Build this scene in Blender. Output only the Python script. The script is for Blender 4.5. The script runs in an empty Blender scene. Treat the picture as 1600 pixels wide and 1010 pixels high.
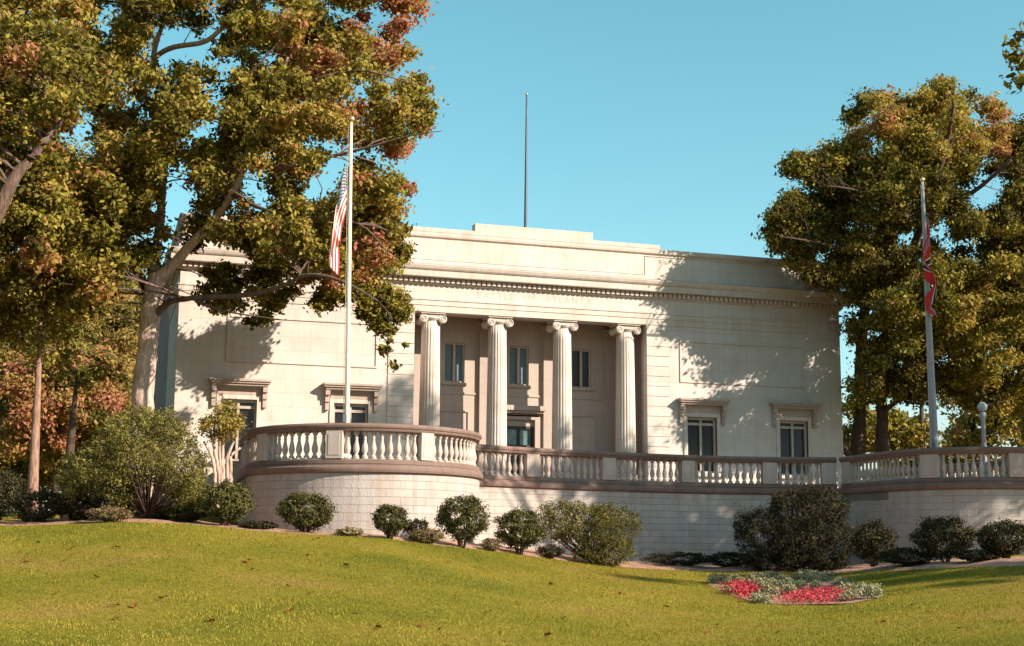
import bpy, math, random
import numpy as np
from mathutils import Matrix, Vector
random.seed(7)
rng = np.random.default_rng(11)
PI = math.pi
C = bpy.context.scene.collection
SC = bpy.context.scene

# ------------------------------------------------------------------ camera
FPX = 2136.7; PITCH = .1659; ROLL = .0072; YAW = .2985; EZ = 1.6
Fv = np.array([math.sin(YAW)*math.cos(PITCH), math.cos(YAW)*math.cos(PITCH), math.sin(PITCH)])
R0 = np.array([math.cos(YAW), -math.sin(YAW), 0.]); U0 = np.cross(R0, Fv)
Rv = R0*math.cos(ROLL)+U0*math.sin(ROLL); Uv = -R0*math.sin(ROLL)+U0*math.cos(ROLL)
CO = np.array([0, 0, EZ])
cam = bpy.data.cameras.new('camera'); camo = bpy.data.objects.new('camera', cam); C.objects.link(camo)
cam.sensor_width = 36; cam.lens = FPX/1600*36; cam.clip_start = .1; cam.clip_end = 3000
camo.matrix_world = Matrix(((Rv[0], Uv[0], -Fv[0], 0), (Rv[1], Uv[1], -Fv[1], 0), (Rv[2], Uv[2], -Fv[2], EZ), (0, 0, 0, 1)))
SC.camera = camo
# ------------------------------------------------------------------ light
S = Vector((1.05, -1.0, .79)).normalized()
W = bpy.data.worlds.new('World'); SC.world = W; W.use_nodes = True
nt = W.node_tree; nt.nodes.clear()
out = nt.nodes.new('ShaderNodeOutputWorld'); bg = nt.nodes.new('ShaderNodeBackground')
sky = nt.nodes.new('ShaderNodeTexSky'); sky.sky_type = 'NISHITA'; sky.sun_disc = False
sky.sun_elevation = math.asin(S.z); sky.sun_rotation = math.atan2(S.x, S.y)
sky.air_density = 1.0; sky.dust_density = 1.0; sky.ozone_density = 1.0
hs = nt.nodes.new('ShaderNodeHueSaturation'); hs.inputs['Hue'].default_value = .450; hs.inputs['Saturation'].default_value = 1.18
hs.inputs['Value'].default_value = 1.0
nt.links.new(sky.outputs[0], hs.inputs['Color']); cap = nt.nodes.new('ShaderNodeMix'); cap.data_type = 'RGBA'; cap.blend_type = 'DARKEN'; cap.inputs[0].default_value = 1; cap.inputs[7].default_value = (4.4, 5.6, 6.0, 1)   # a clear deep sky without the white glare round the sun
nt.links.new(hs.outputs[0], cap.inputs[6]); nt.links.new(cap.outputs[2], bg.inputs[0]); nt.links.new(bg.outputs[0], out.inputs[0])
bg.inputs[1].default_value = .10
sun = bpy.data.lights.new('sun', 'SUN'); sun.energy = 5.0; sun.angle = math.radians(.53); sun.color = (1, .91, .75)
suno = bpy.data.objects.new('sun', sun); C.objects.link(suno); suno.rotation_euler = S.to_track_quat('Z', 'Y').to_euler()
suno.location = (30, -30, 40)
SC.view_settings.view_transform = 'Standard'; SC.view_settings.look = 'None'
SC.view_settings.exposure = 1.02; SC.view_settings.gamma = 1

# ------------------------------------------------------------------ geometry of the picture
def ray(u, v): return Fv*FPX+Rv*(u-800)+Uv*(505-v)
def onY(u, v, Y): d = ray(u, v); return CO+d*(Y/d[1])
def onZ(u, v, Z): d = ray(u, v); return CO+d*((Z-EZ)/d[2])
def onD(u, v, D): d = ray(u, v); return CO+d*(D/math.hypot(d[0], d[1]))
def proj(P): d = np.array(P, float)-CO; return 800+FPX*(d@Rv)/(d@Fv), 505-FPX*(d@Uv)/(d@Fv)
# terrain: a lawn rising from the camera to the planting bed
EDGE = [(-300, 812, 36), (20, 822, 34.5), (200, 814, 33.5), (300, 819, 33.2), (400, 831, 33.2), (500, 838, 33.4), (600, 842, 33.8),
        (700, 853, 35), (800, 865, 37.5), (900, 878, 39.3), (1000, 888, 40.3), (1100, 895, 40.8), (1300, 897, 40), (1450, 890, 37.5),
        (1600, 884, 35.5), (1900, 880, 35)]
_ea = []; _ed = []; _ez = []
for (u, v, D) in EDGE:
    p = onD(u, v, D); _ea.append(math.atan2(p[0], p[1])); _ed.append(D); _ez.append(p[2])
def smooth(t): t = np.clip(t, 0, 1); return t*t*(3-2*t)
def edgeD(a): return np.interp(a, _ea, _ed)
def gz(x, y):
    x = np.asarray(x, float); y = np.asarray(y, float)
    a = np.arctan2(x, y); D = np.hypot(x, y)
    De = np.interp(a, _ea, _ed); ze = np.interp(a, _ea, _ez)
    t = (D-14)/(De-14)
    z = np.where(D < 14, 0.0, ze*np.clip(t, 0, 1)**1.25)
    z = np.where(D > De, ze+.10*smooth((D-De)/3)+.9*smooth((D-De-4)/22)+.6*smooth((D-60)/90), z)
    f = smooth((np.abs(np.where(y > 0, a, 3.)-.2)-.9)/.5)      # flattens out behind and far beside the camera
    z = z*(1-f)
    return z+.035*np.sin(x*.7+1.3)*np.sin(y*.53+.4)*smooth((D-4)/10)*(D < 60)
def onG(u, v):
    d = ray(u, v); d = d/np.linalg.norm(d[:2])
    for D in np.arange(10, 90, .1):
        p = CO+d*D
        if p[2] <= gz(p[0], p[1]): return p
    return CO+d*90

# ------------------------------------------------------------------ object helpers
def tag(o, label=None, cat=None, group=None, kind=None):
    if label: o['label'] = label
    if cat: o['category'] = cat
    if group: o['group'] = group
    if kind: o['kind'] = kind
    return o
def empty(name, loc, label, cat, group=None):
    o = bpy.data.objects.new(name, None); C.objects.link(o); o.location = loc; o.empty_display_size = .3
    return tag(o, label, cat, group)
def wloc(o):
    v = Vector(o.location)
    if o.parent: v = v+wloc(o.parent)
    return v
class MB:
    def __init__(s): s.v = []; s.f = []; s.uv = {}
    def box(s, x0, x1, y0, y1, z0, z1):
        n = len(s.v)
        s.v += [(x0, y0, z0), (x1, y0, z0), (x1, y1, z0), (x0, y1, z0), (x0, y0, z1), (x1, y0, z1), (x1, y1, z1), (x0, y1, z1)]
        s.f += [tuple(n+i for i in q) for q in ((0, 3, 2, 1), (4, 5, 6, 7), (0, 1, 5, 4), (1, 2, 6, 5), (2, 3, 7, 6), (3, 0, 4, 7))]
        return s
    def lathe(s, c, prof, seg=16, mod=None, ax='z', cap=True):
        n = len(s.v); m = len(prof)
        for (r, h) in prof:
            for k in range(seg):
                a = 2*PI*k/seg; rr = r*(mod(a, h) if mod else 1)
                if ax == 'z': s.v.append((c[0]+rr*math.cos(a), c[1]+rr*math.sin(a), c[2]+h))
                else: s.v.append((c[0]+rr*math.cos(a), c[1]+h, c[2]-rr*math.sin(a)))
        for j in range(m-1):
            for k in range(seg):
                k2 = (k+1) % seg
                s.f.append((n+j*seg+k, n+j*seg+k2, n+(j+1)*seg+k2, n+(j+1)*seg+k))
        if cap:
            s.f.append(tuple(n+k for k in range(seg-1, -1, -1))); s.f.append(tuple(n+(m-1)*seg+k for k in range(seg)))
        return s
    def tube(s, pts, rad, seg=8):
        pts = [Vector(p) for p in pts]; n = len(s.v); m = len(pts)
        up = Vector((.3, .2, 1)).normalized()
        for i, p in enumerate(pts):
            d = (pts[min(i+1, m-1)]-pts[max(i-1, 0)])
            if d.length < 1e-6: d = Vector((0, 0, 1))
            d.normalize(); a = d.cross(up if abs(d.dot(up)) < .95 else Vector((1, 0, 0))).normalized(); b = d.cross(a)
            for k in range(seg):
                t = 2*PI*k/seg; q = p+(a*math.cos(t)+b*math.sin(t))*rad[i]; s.v.append(tuple(q))
        for j in range(m-1):
            for k in range(seg):
                k2 = (k+1) % seg; s.f.append((n+j*seg+k, n+(j+1)*seg+k, n+(j+1)*seg+k2, n+j*seg+k2))
        s.f.append(tuple(n+k for k in range(seg))); s.f.append(tuple(n+(m-1)*seg+k for k in range(seg-1, -1, -1)))
        return s
    def sweep(s, path, prof, closed_prof=True):
        # path: [(x,y)], prof: [(offset to the right of travel, z)]; mitred; stores arc length in a UV
        m = len(path); n = len(s.v); P = [Vector((p[0], p[1])) for p in path]; L = 0; k = len(prof)
        for i, p in enumerate(P):
            d1 = (P[i]-P[i-1]).normalized() if i > 0 else (P[1]-P[0]).normalized()
            d2 = (P[i+1]-P[i]).normalized() if i < m-1 else d1
            n1 = Vector((d1.y, -d1.x)); n2 = Vector((d2.y, -d2.x)); nn = (n1+n2)
            nn = nn/(1+n1.dot(n2)) if nn.length > .01 else n1
            if i > 0: L += (P[i]-P[i-1]).length
            for (o, z) in prof:
                s.uv[len(s.v)] = (L, z); s.v.append((p.x+nn.x*o, p.y+nn.y*o, z))
        kk = k if closed_prof else k-1
        for i in range(m-1):
            for j in range(kk):
                j2 = (j+1) % k; s.f.append((n+i*k+j, n+(i+1)*k+j, n+(i+1)*k+j2, n+i*k+j2))
        if closed_prof:
            s.f.append(tuple(n+j for j in range(k-1, -1, -1))); s.f.append(tuple(n+(m-1)*k+j for j in range(k)))
        return s
    def prism(s, poly, z0, z1):
        n = len(s.v); m = len(poly)
        s.v += [(x, y, z0) for x, y in poly]+[(x, y, z1) for x, y in poly]
        s.f.append(tuple(n+i for i in range(m-1, -1, -1))); s.f.append(tuple(n+m+i for i in range(m)))
        for i in range(m): j = (i+1) % m; s.f.append((n+i, n+j, n+m+j, n+m+i))
        return s
    def build(s, name, m, parent=None, smooth_=False, bevel=0, recalc=True):
        me = bpy.data.meshes.new(name); 
        base = wloc(parent) if parent else Vector((0, 0, 0))
        me.from_pydata([(x-base.x, y-base.y, z-base.z) for x, y, z in s.v], [], s.f)
        if s.uv:
            ul = me.uv_layers.new(name='UVMap')
            for l in me.loops: ul.data[l.index].uv = s.uv.get(l.vertex_index, (0, 0))
        if recalc:
            import bmesh
            bm = bmesh.new(); bm.from_mesh(me); bmesh.ops.recalc_face_normals(bm, faces=bm.faces); bm.to_mesh(me); bm.free()
        if smooth_: me.shade_smooth()
        o = bpy.data.objects.new(name, me); C.objects.link(o); o.parent = parent
        me.materials.append(m)
        if bevel:
            b = o.modifiers.new('bevel', 'BEVEL'); b.width = bevel; b.segments = 2; b.limit_method = 'ANGLE'
        return o
def inst(src, parent, loc, rotz=0):
    """copy of a mesh object that was built about its own origin"""
    c = src.copy(); C.objects.link(c); c.parent = parent; b = wloc(parent) if parent else Vector((0, 0, 0))
    c.location = Vector(loc)-b; c.rotation_euler = (0, 0, rotz); return c

# ------------------------------------------------------------------ materials
def newmat(name):
    m = bpy.data.materials.new(name); m.use_nodes = True; n = m.node_tree
    b = n.nodes['Principled BSDF']; return m, n, b
def N(n, t, **k):
    x = n.nodes.new(t)
    for a, v in k.items():
        if a in x.inputs: x.inputs[a].default_value = v
        else: setattr(x, a, v)
    return x
def ramp(n, fac, stops):
    r = n.nodes.new('ShaderNodeValToRGB'); e = r.color_ramp.elements
    while len(e) < len(stops): e.new(.5)
    for i, (p, c) in enumerate(stops): e[i].position = p; e[i].color = (c[0], c[1], c[2], 1)
    n.links.new(fac, r.inputs[0]); return r.outputs[0]
def mixc(n, fac, a, b, mode='MIX'):
    x = n.nodes.new('ShaderNodeMix'); x.data_type = 'RGBA'; x.blend_type = mode
    for i, v in ((0, fac), (6, a), (7, b)):
        if hasattr(v, 'links'): n.links.new(v, x.inputs[i])
        elif i == 0: x.inputs[0].default_value = v
        else: x.inputs[i].default_value = (v[0], v[1], v[2], 1)
    return x.outputs[2]
def stone(name, base, mode='XZ', bw=1.1, bh=.42, mortar=.012, mstr=.6, stain=.35, rough=.85, bump=.35, var=.06):
    m, n, b = newmat(name)
    geo = N(n, 'ShaderNodeNewGeometry')
    if mode == 'UV':
        tc = N(n, 'ShaderNodeUVMap'); vec = tc.outputs[0]
    else:
        sp = N(n, 'ShaderNodeSeparateXYZ'); n.links.new(geo.outputs['Position'], sp.inputs[0])
        ad = N(n, 'ShaderNodeMath', operation='ADD'); n.links.new(sp.outputs[0], ad.inputs[0]); n.links.new(sp.outputs[1], ad.inputs[1])
        cb = N(n, 'ShaderNodeCombineXYZ'); n.links.new(ad.outputs[0], cb.inputs[0]); n.links.new(sp.outputs[2], cb.inputs[1]); vec = cb.outputs[0]
    br = N(n, 'ShaderNodeTexBrick'); n.links.new(vec, br.inputs[0])
    br.inputs['Scale'].default_value = 1; br.inputs['Brick Width'].default_value = bw; br.inputs['Row Height'].default_value = bh
    br.inputs['Mortar Size'].default_value = mortar; br.inputs['Mortar Smooth'].default_value = .3
    c1 = [c*(1+var) for c in base]; c2 = [c*(1-var) for c in base]; c3 = [c*mstr for c in base]
    br.inputs['Color1'].default_value = (*c1, 1); br.inputs['Color2'].default_value = (*c2, 1); br.inputs['Mortar'].default_value = (*c3, 1)
    no = N(n, 'ShaderNodeTexNoise', Scale=.9, Detail=7, Roughness=.65); n.links.new(geo.outputs['Position'], no.inputs[0])
    st = ramp(n, no.outputs[0], [(.35, (.80, .70, .60)), (.55, (1, 1, 1)), (1, (1.0, .97, .95))])
    col = mixc(n, stain, br.outputs[0], st, 'MULTIPLY')
    # streaks running down the face
    mp = N(n, 'ShaderNodeMapping'); mp.inputs['Scale'].default_value = (5, 5, .35); n.links.new(geo.outputs['Position'], mp.inputs[0])
    n2 = N(n, 'ShaderNodeTexNoise', Scale=1.2, Detail=5); n.links.new(mp.outputs[0], n2.inputs[0])
    st2 = ramp(n, n2.outputs[0], [(.38, (.82, .72, .62)), (.6, (1, 1, 1))])
    col = mixc(n, stain*.8, col, st2, 'MULTIPLY')
    n.links.new(col, b.inputs['Base Color']); b.inputs['Roughness'].default_value = rough
    n3 = N(n, 'ShaderNodeTexNoise', Scale=22, Detail=6); n.links.new(geo.outputs['Position'], n3.inputs[0])
    mm = N(n, 'ShaderNodeMath', operation='MULTIPLY_ADD'); n.links.new(br.outputs[1], mm.inputs[0]); mm.inputs[1].default_value = -1.5
    n.links.new(n3.outputs[0], mm.inputs[2])
    bu = N(n, 'ShaderNodeBump', Strength=bump, Distance=.02); n.links.new(mm.outputs[0], bu.inputs['Height']); n.links.new(bu.outputs[0], b.inputs['Normal'])
    return m
def plain(name, c, rough=.6, metal=0, noise=.12, scale=8, spec=.5):
    m, n, b = newmat(name)
    geo = N(n, 'ShaderNodeNewGeometry'); no = N(n, 'ShaderNodeTexNoise', Scale=scale, Detail=5); n.links.new(geo.outputs['Position'], no.inputs[0])
    col = ramp(n, no.outputs[0], [(.3, [x*(1-noise) for x in c]), (.7, [min(1, x*(1+noise)) for x in c])])
    n.links.new(col, b.inputs['Base Color']); b.inputs['Roughness'].default_value = rough; b.inputs['Metallic'].default_value = metal
    b.inputs['Specular IOR Level'].default_value = spec
    return m
def leafmat(name, stops, trans=.25, spec=.12):
    m, n, b = newmat(name)
    at = N(n, 'ShaderNodeAttribute', attribute_name='tint')
    col = ramp(n, at.outputs['Fac'], stops)
    n.links.new(col, b.inputs['Base Color']); b.inputs['Roughness'].default_value = .7; b.inputs['Specular IOR Level'].default_value = spec
    tr = N(n, 'ShaderNodeBsdfTranslucent'); mc = mixc(n, 1.0, col, (1.1, 1.0, .5), 'MULTIPLY'); n.links.new(mc, tr.inputs[0])
    mx = N(n, 'ShaderNodeMixShader'); mx.inputs[0].default_value = trans
    n.links.new(b.outputs[0], mx.inputs[1]); n.links.new(tr.outputs[0], mx.inputs[2])
    n.links.new(mx.outputs[0], n.nodes['Material Output'].inputs[0])
    return m
STONE = (.74, .64, .52)
M = {}
M['facade'] = stone('facade_stone', (.56, .48, .445), 'XZ', 1.5, .52, .008, .76, .34, bump=.25, var=.035)
M['trim'] = stone('trim_stone', (.56, .475, .435), 'XZ', 2.2, 3.0, .005, .75, .5, bump=.25, var=.03)
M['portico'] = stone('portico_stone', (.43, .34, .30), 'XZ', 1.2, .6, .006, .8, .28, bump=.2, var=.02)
M['rubble'] = stone('wall_stone', (.42, .355, .335), 'UV', .75, .215, .008, .80, .5, bump=.8, var=.05)
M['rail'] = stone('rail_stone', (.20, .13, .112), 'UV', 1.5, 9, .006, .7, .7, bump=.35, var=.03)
M['hood'] = stone('weathered_stone', (.42, .32, .28), 'XZ', 3, 3, .004, .85, .6, bump=.3)
M['baluster'] = stone('baluster_stone', (.46, .37, .335), 'XZ', 9, 9, .001, .9, .4, bump=.2)
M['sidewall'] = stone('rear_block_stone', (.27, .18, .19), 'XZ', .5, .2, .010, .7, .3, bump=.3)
M['glass'] = plain('window_glass', (.016, .013, .012), .18, 0, .5, 1.2, .35)
M['blind'] = plain('window_blind', (.10, .135, .17), .45, 0, .15, 6)
M['doorglass'] = plain('door_glass', (.10, .16, .15), .12, 0, .3, 3)
M['dark'] = plain('dark_wood', (.035, .018, .012), .5)
M['frame'] = plain('window_frame_paint', (.42, .33, .27), .5)
M['roof'] = plain('roofing', (.12, .11, .10), .9)
M['pave'] = stone('terrace_paving', (.17, .15, .135), 'XZ', .8, .8, .01, .6, .4)
M['pole_white'] = plain('pole_white_paint', (.64, .55, .42), .4)
M['pole_grey'] = plain('pole_grey_paint', (.30, .28, .32), .45)
M['mast'] = plain('mast_paint', (.07, .08, .11), .5)
M['rope'] = plain('halyard_rope', (.35, .30, .24), .9)
M['gold'] = plain('finial_gilding', (.7, .5, .2), .3, .8)
M['globe'] = plain('opal_glass', (.40, .43, .48), .35)
def bark(name, c1, c2, sc=6):
    m, n, b = newmat(name)
    geo = N(n, 'ShaderNodeNewGeometry'); mp = N(n, 'ShaderNodeMapping'); mp.inputs['Scale'].default_value = (sc, sc, sc*.22)
    n.links.new(geo.outputs['Position'], mp.inputs[0]); no = N(n, 'ShaderNodeTexNoise', Scale=2.2, Detail=8, Roughness=.7); n.links.new(mp.outputs[0], no.inputs[0])
    col = ramp(n, no.outputs[0], [(.3, c1), (.7, c2)]); n.links.new(col, b.inputs['Base Color']); b.inputs['Roughness'].default_value = .9
    bu = N(n, 'ShaderNodeBump', Strength=.9, Distance=.05); n.links.new(no.outputs[0], bu.inputs['Height']); n.links.new(bu.outputs[0], b.inputs['Normal'])
    return m
M['bark'] = bark('pale_bark', (.20, .12, .09), (.72, .52, .42))
M['bark_dark'] = bark('dark_bark', (.03, .017, .013), (.12, .07, .05))
M['bark_brown'] = bark('brown_bark', (.035, .018, .013), (.22, .13, .10))
M['bark_pine'] = bark('red_bark', (.10, .05, .035), (.42, .24, .17))
# one palette for the broadleaf trees: deep green, olive, straw, orange, rust pink
PAL = [(0, (.055, .039, .014)), (.3, (.150, .125, .024)), (.55, (.31, .255, .05)), (.74, (.39, .28, .07)), (.86, (.40, .185, .085)), (1, (.40, .15, .10))]
M['leaf'] = leafmat('oak_foliage', PAL, .35)
M['autumn'] = leafmat('autumn_foliage', [(0, (.10, .09, .02)), (.3, (.22, .19, .05)), (.55, (.38, .24, .08)), (.75, (.48, .22, .10)), (1, (.48, .18, .15))], .4)
M['shrub'] = leafmat('boxwood_foliage', [(0, (.020, .018, .007)), (.5, (.068, .062, .020)), (1, (.18, .155, .05))], .12)
M['juniper'] = leafmat('juniper_foliage', [(0, (.026, .022, .007)), (.5, (.105, .092, .022)), (1, (.27, .22, .06))], .15)
M['yew'] = leafmat('yew_foliage', [(0, (.012, .010, .006)), (.5, (.040, .032, .014)), (1, (.10, .09, .04))], .1)
M['dry'] = leafmat('dry_foliage', [(0, (.10, .06, .04)), (.5, (.20, .14, .06)), (1, (.34, .26, .14))], .15)
M['silver'] = leafmat('silver_foliage', [(0, (.07, .075, .03)), (.5, (.24, .225, .12)), (1, (.50, .44, .30))], .1)
M['petal'] = leafmat('pink_petals', [(0, (.16, .02, .02)), (.5, (.45, .03, .05)), (1, (.70, .14, .16))], .1)
M['grassblade'] = leafmat('grass_blades', [(0, (.13, .125, .014)), (.5, (.26, .215, .024)), (1, (.41, .30, .06))], .3)
M['fallen'] = leafmat('fallen_leaf', [(0, (.10, .035, .01)), (.5, (.25, .10, .02)), (1, (.42, .26, .08))], .1)

def grassmat():
    m, n, b = newmat('lawn_turf')
    geo = N(n, 'ShaderNodeNewGeometry')
    a = N(n, 'ShaderNodeTexNoise', Scale=.22, Detail=6, Roughness=.6); n.links.new(geo.outputs['Position'], a.inputs[0])
    c = N(n, 'ShaderNodeTexNoise', Scale=5, Detail=8, Roughness=.75); n.links.new(geo.outputs['Position'], c.inputs[0])
    d = N(n, 'ShaderNodeTexNoise', Scale=40, Detail=4, Roughness=.8); n.links.new(geo.outputs['Position'], d.inputs[0])
    col = ramp(n, a.outputs[0], [(.36, (.15, .155, .018)), (.46, (.235, .205, .022)), (.56, (.30, .235, .034)), (.64, (.36, .235, .06))])
    f = ramp(n, c.outputs[0], [(.3, (.55, .55, .5)), (.6, (1.05, 1.0, 1.0)), (.8, (1.3, 1.2, 1.1))]); col = mixc(n, .75, col, f, 'MULTIPLY')
    g = ramp(n, d.outputs[0], [(.3, (.5, .5, .4)), (.7, (1.3, 1.3, 1.2))]); col = mixc(n, .7, col, g, 'MULTIPLY')
    n.links.new(col, b.inputs['Base Color']); b.inputs['Roughness'].default_value = .95; b.inputs['Specular IOR Level'].default_value = .1
    ad = N(n, 'ShaderNodeMath', operation='ADD'); n.links.new(c.outputs[0], ad.inputs[0]); n.links.new(d.outputs[0], ad.inputs[1])
    bu = N(n, 'ShaderNodeBump', Strength=.8, Distance=.06); n.links.new(ad.outputs[0], bu.inputs['Height']); n.links.new(bu.outputs[0], b.inputs['Normal'])
    return m
M['grass'] = grassmat()
M['soil'] = bark('bare_soil', (.16, .07, .045), (.50, .27, .18), 2.5)

# ------------------------------------------------------------------ ground
def lawn():
    azs = np.concatenate([np.linspace(-PI, -.35, 60)[:-1], np.linspace(-.35, 1.05, 330), np.linspace(1.05, PI, 50)[1:-1]])
    Ds = np.concatenate([[.3, 4, 8, 12], np.arange(14, 48, .16), [50, 54, 60, 68, 80, 100, 140, 200, 300, 500, 900]])
    A, D = np.meshgrid(azs, Ds); X = D*np.sin(A); Y = D*np.cos(A); Z = gz(X, Y)
    v = np.stack([X, Y, Z], -1).reshape(-1, 3); na = len(azs); nd = len(Ds)
    i = np.arange(nd-1)[:, None]*na; j = np.arange(na)[None, :]; j2 = (j+1) % na
    q = np.stack([i+j, i+j2, i+na+j2, i+na+j], -1).reshape(-1, 4)[:, ::-1]
    me = bpy.data.meshes.new('lawn'); me.from_pydata(v.tolist(), [], q.tolist()); me.shade_smooth(); me.materials.append(M['grass'])
    o = bpy.data.objects.new('lawn', me); C.objects.link(o); tag(o, kind='structure')
lawn()
def bed():
    us = np.linspace(-.12, .95, 260); v = []; f = []
    for a in us:
        De = float(edgeD(a)); e = .18*math.sin(a*37)+.10*math.sin(a*91+1)+.05*math.sin(a*230)
        for k in range(14):
            D = De+e+.05+k*.62; x, y = D*math.sin(a), D*math.cos(a); v.append((x, y, float(gz(x, y))+(.012 if k else -.03)+.03*math.sin(x*3.1)*math.sin(y*2.7)*(k > 0)+.03*(k > 0)))
    for i in range(len(us)-1):
        for k in range(13): f.append((i*14+k, (i+1)*14+k, (i+1)*14+k+1, i*14+k+1))
    b = MB(); b.v = v; b.f = f; tag(b.build('planting_bed', M['soil'], None, True), kind='structure')
bed()

# ------------------------------------------------------------------ terrace path
def arc(cx, cy, r, a0, a1, n): return [(cx+r*math.cos(math.radians(a0+(a1-a0)*i/n)), cy+r*math.sin(math.radians(a0+(a1-a0)*i/n))) for i in range(n+1)]
LA = [(5.15, 49.9), (4.75, 45.5), (4.36, 41.6)]+arc(7.58, 39.0, 3.32, 172, 362, 44)+[(10.98, 40.3)]
def bez(p, n):
    P = np.array(p, float); out = []
    for i in range(len(P)-1):
        p0 = P[max(i-1, 0)]; p1 = P[i]; p2 = P[i+1]; p3 = P[min(i+2, len(P)-1)]
        for k in range(n):
            t = k/n; out.append(tuple(.5*((2*p1)+(-p0+p2)*t+(2*p0-5*p1+4*p2-p3)*t*t+(-p0+3*p1-3*p2+p3)*t**3)))
    out.append(tuple(P[-1])); return out
MA = bez([(11.05, 41.25), (14.0, 42.35), (17.0, 43.05), (19.4, 43.35), (21.2, 43.35), (23.2, 42.95), (24.9, 42.35)], 6)
RA = [(24.99, 42.25), (24.98, 41.3), (24.97, 40.2)]+arc(28.04, 39.19, 3.09, 184, 360, 40)+[(31.1, 42), (30.9, 49.9)]
ZR = 4.94; ZF = 3.85
FULL = LA+MA+RA
class Path:
    def __init__(s, p):
        s.p = [np.array(q, float) for q in p]; s.l = [0]
        for i in range(1, len(p)): s.l.append(s.l[-1]+np.linalg.norm(s.p[i]-s.p[i-1]))
    def at(s, t):
        t = min(max(t, 0), s.l[-1]-1e-6); i = max(0, int(np.searchsorted(s.l, t, 'right'))-1); i = min(i, len(s.p)-2)
        d = s.p[i+1]-s.p[i]; L = np.linalg.norm(d); return s.p[i]+d*((t-s.l[i])/L), math.atan2(d[1], d[0])
    def at_px(s, u, lo=0, hi=1e9):
        best = (1e9, 0)
        for t in np.arange(max(lo, 0), min(hi, s.l[-1]), .02):
            p, a = s.at(t); e = abs(proj((p[0], p[1], 4.4))[0]-u)
            if e < best[0]: best = (e, t)
        return best[1]
    def part(s, t0, t1, step=.25):
        n = max(2, int((t1-t0)/step)+1); return [tuple(s.at(t0+(t1-t0)*i/(n-1))[0]) for i in range(n)]
# terrace body: retaining wall with moulded ledge, paving on top
tw = empty('terrace_wall', (16, 43, 1), 'long pale stone retaining wall bulging into two round bastions in front of the museum', 'retaining wall')
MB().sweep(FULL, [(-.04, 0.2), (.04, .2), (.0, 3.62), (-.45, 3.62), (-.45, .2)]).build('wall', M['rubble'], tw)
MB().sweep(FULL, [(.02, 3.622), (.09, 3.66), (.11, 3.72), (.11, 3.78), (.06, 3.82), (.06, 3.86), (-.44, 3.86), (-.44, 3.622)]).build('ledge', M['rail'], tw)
tp = [(p[0], p[1]) for p in FULL[1:-1]]
floor = [(5.3, 49.9)]+[(p[0]+(0), p[1]+.30) for p in tp]+[(31, 49.9), (70, 49.9), (70, 120), (5.3, 120)]
MB().prism(floor, .6, ZF-.02).build('terrace', M['pave']).__setitem__('kind', 'structure')

# ------------------------------------------------------------------ balustrades
bal_prof = [(.075, 0), (.075, .05), (.05, .07), (.045, .10), (.075, .17), (.085, .24), (.072, .32), (.045, .43), (.038, .50), (.05, .53), (.038, .55), (.045, .60), (.07, .62), (.07, .66)]
_b = MB().lathe((0, 0, 0), bal_prof, 12); _b.box(-.085, .085, -.085, .085, -.035, -.001); _b.box(-.08, .08, -.08, .08, .661, .70)
def balustrade(path, piers, label, loc, first=True, nspace=.245):
    root = empty('balustrade', loc, label, 'balustrade')
    P = Path(path); L = P.l[-1]
    zb = ZF+.01
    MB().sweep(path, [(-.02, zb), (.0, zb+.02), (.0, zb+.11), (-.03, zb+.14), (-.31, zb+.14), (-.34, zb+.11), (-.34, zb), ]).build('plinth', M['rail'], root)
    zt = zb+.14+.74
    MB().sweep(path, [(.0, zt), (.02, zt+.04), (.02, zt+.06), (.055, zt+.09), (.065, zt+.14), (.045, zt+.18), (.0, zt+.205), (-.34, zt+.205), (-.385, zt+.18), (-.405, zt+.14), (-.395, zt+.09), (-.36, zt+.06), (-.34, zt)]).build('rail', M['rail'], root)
    piers = sorted(piers)
    proto = None; pproto = None
    for (t, w) in piers:
        p, a = P.at(t); n = np.array([math.sin(a), -math.cos(a)]); c = p-n*.17
        if pproto is None or abs(pproto[1]-w) > .01:
            b = MB().box(-w/2, w/2, -.185, .185, zb+.145-zb, zt-.002-zb); b.box(-w/2+.07, w/2-.07, -.197, -.1855, .145+.09, .145+.65)
            o = b.build('pier', M['baluster'], None, bevel=.012); o.parent = root
            o.location = Vector((c[0], c[1], zb))-wloc(root); o.rotation_euler = (0, 0, a); pproto = (o, w)
        else: inst(pproto[0], root, (c[0], c[1], zb), a)
    for (t0, w0), (t1, w1) in zip(piers[:-1], piers[1:]):
        s0 = t0+w0/2; s1 = t1-w1/2; n_ = max(1, int(round((s1-s0)/nspace)))
        for k in range(n_):
            t = s0+(s1-s0)*(k+.5)/n_; p, a = P.at(t); nn = np.array([math.sin(a), -math.cos(a)]); c = p-nn*.17
            if proto is None:
                proto = _b.build('baluster', M['baluster'], None, True); proto.parent = root
                proto.location = Vector((c[0], c[1], zb+.178))-wloc(root); proto.rotation_euler = (0, 0, a)
            else: inst(proto, root, (c[0], c[1], zb+.178), a)
    return P
PL = Path(LA); tm = 9.0
def piersL():
    r = [(PL.at_px(u, 12.0, 99), w) for u, w in ((522, .46), (668, .40))]
    r.append((PL.l[-1]-.1, .45)); t1 = r[0][0]
    return r+[(t1-2.55, .5), (t1-5.0, .5), (t1-7.5, .5), (.3, .5)]
balustrade(LA, piersL(), 'sunlit stone balustrade curving round the left bastion below the flag with stripes', (7.6, 39, 3.86))
PM = Path(MA)
balustrade(MA, [(.25, .5)]+[(PM.at_px(u), .5) for u in (833, 952, 1076, 1203)]+[(PM.l[-1]-.27, .5)], 'long nearly straight stone balustrade between the two round bastions', (18, 43, 3.86))
PR = Path(RA)
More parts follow.
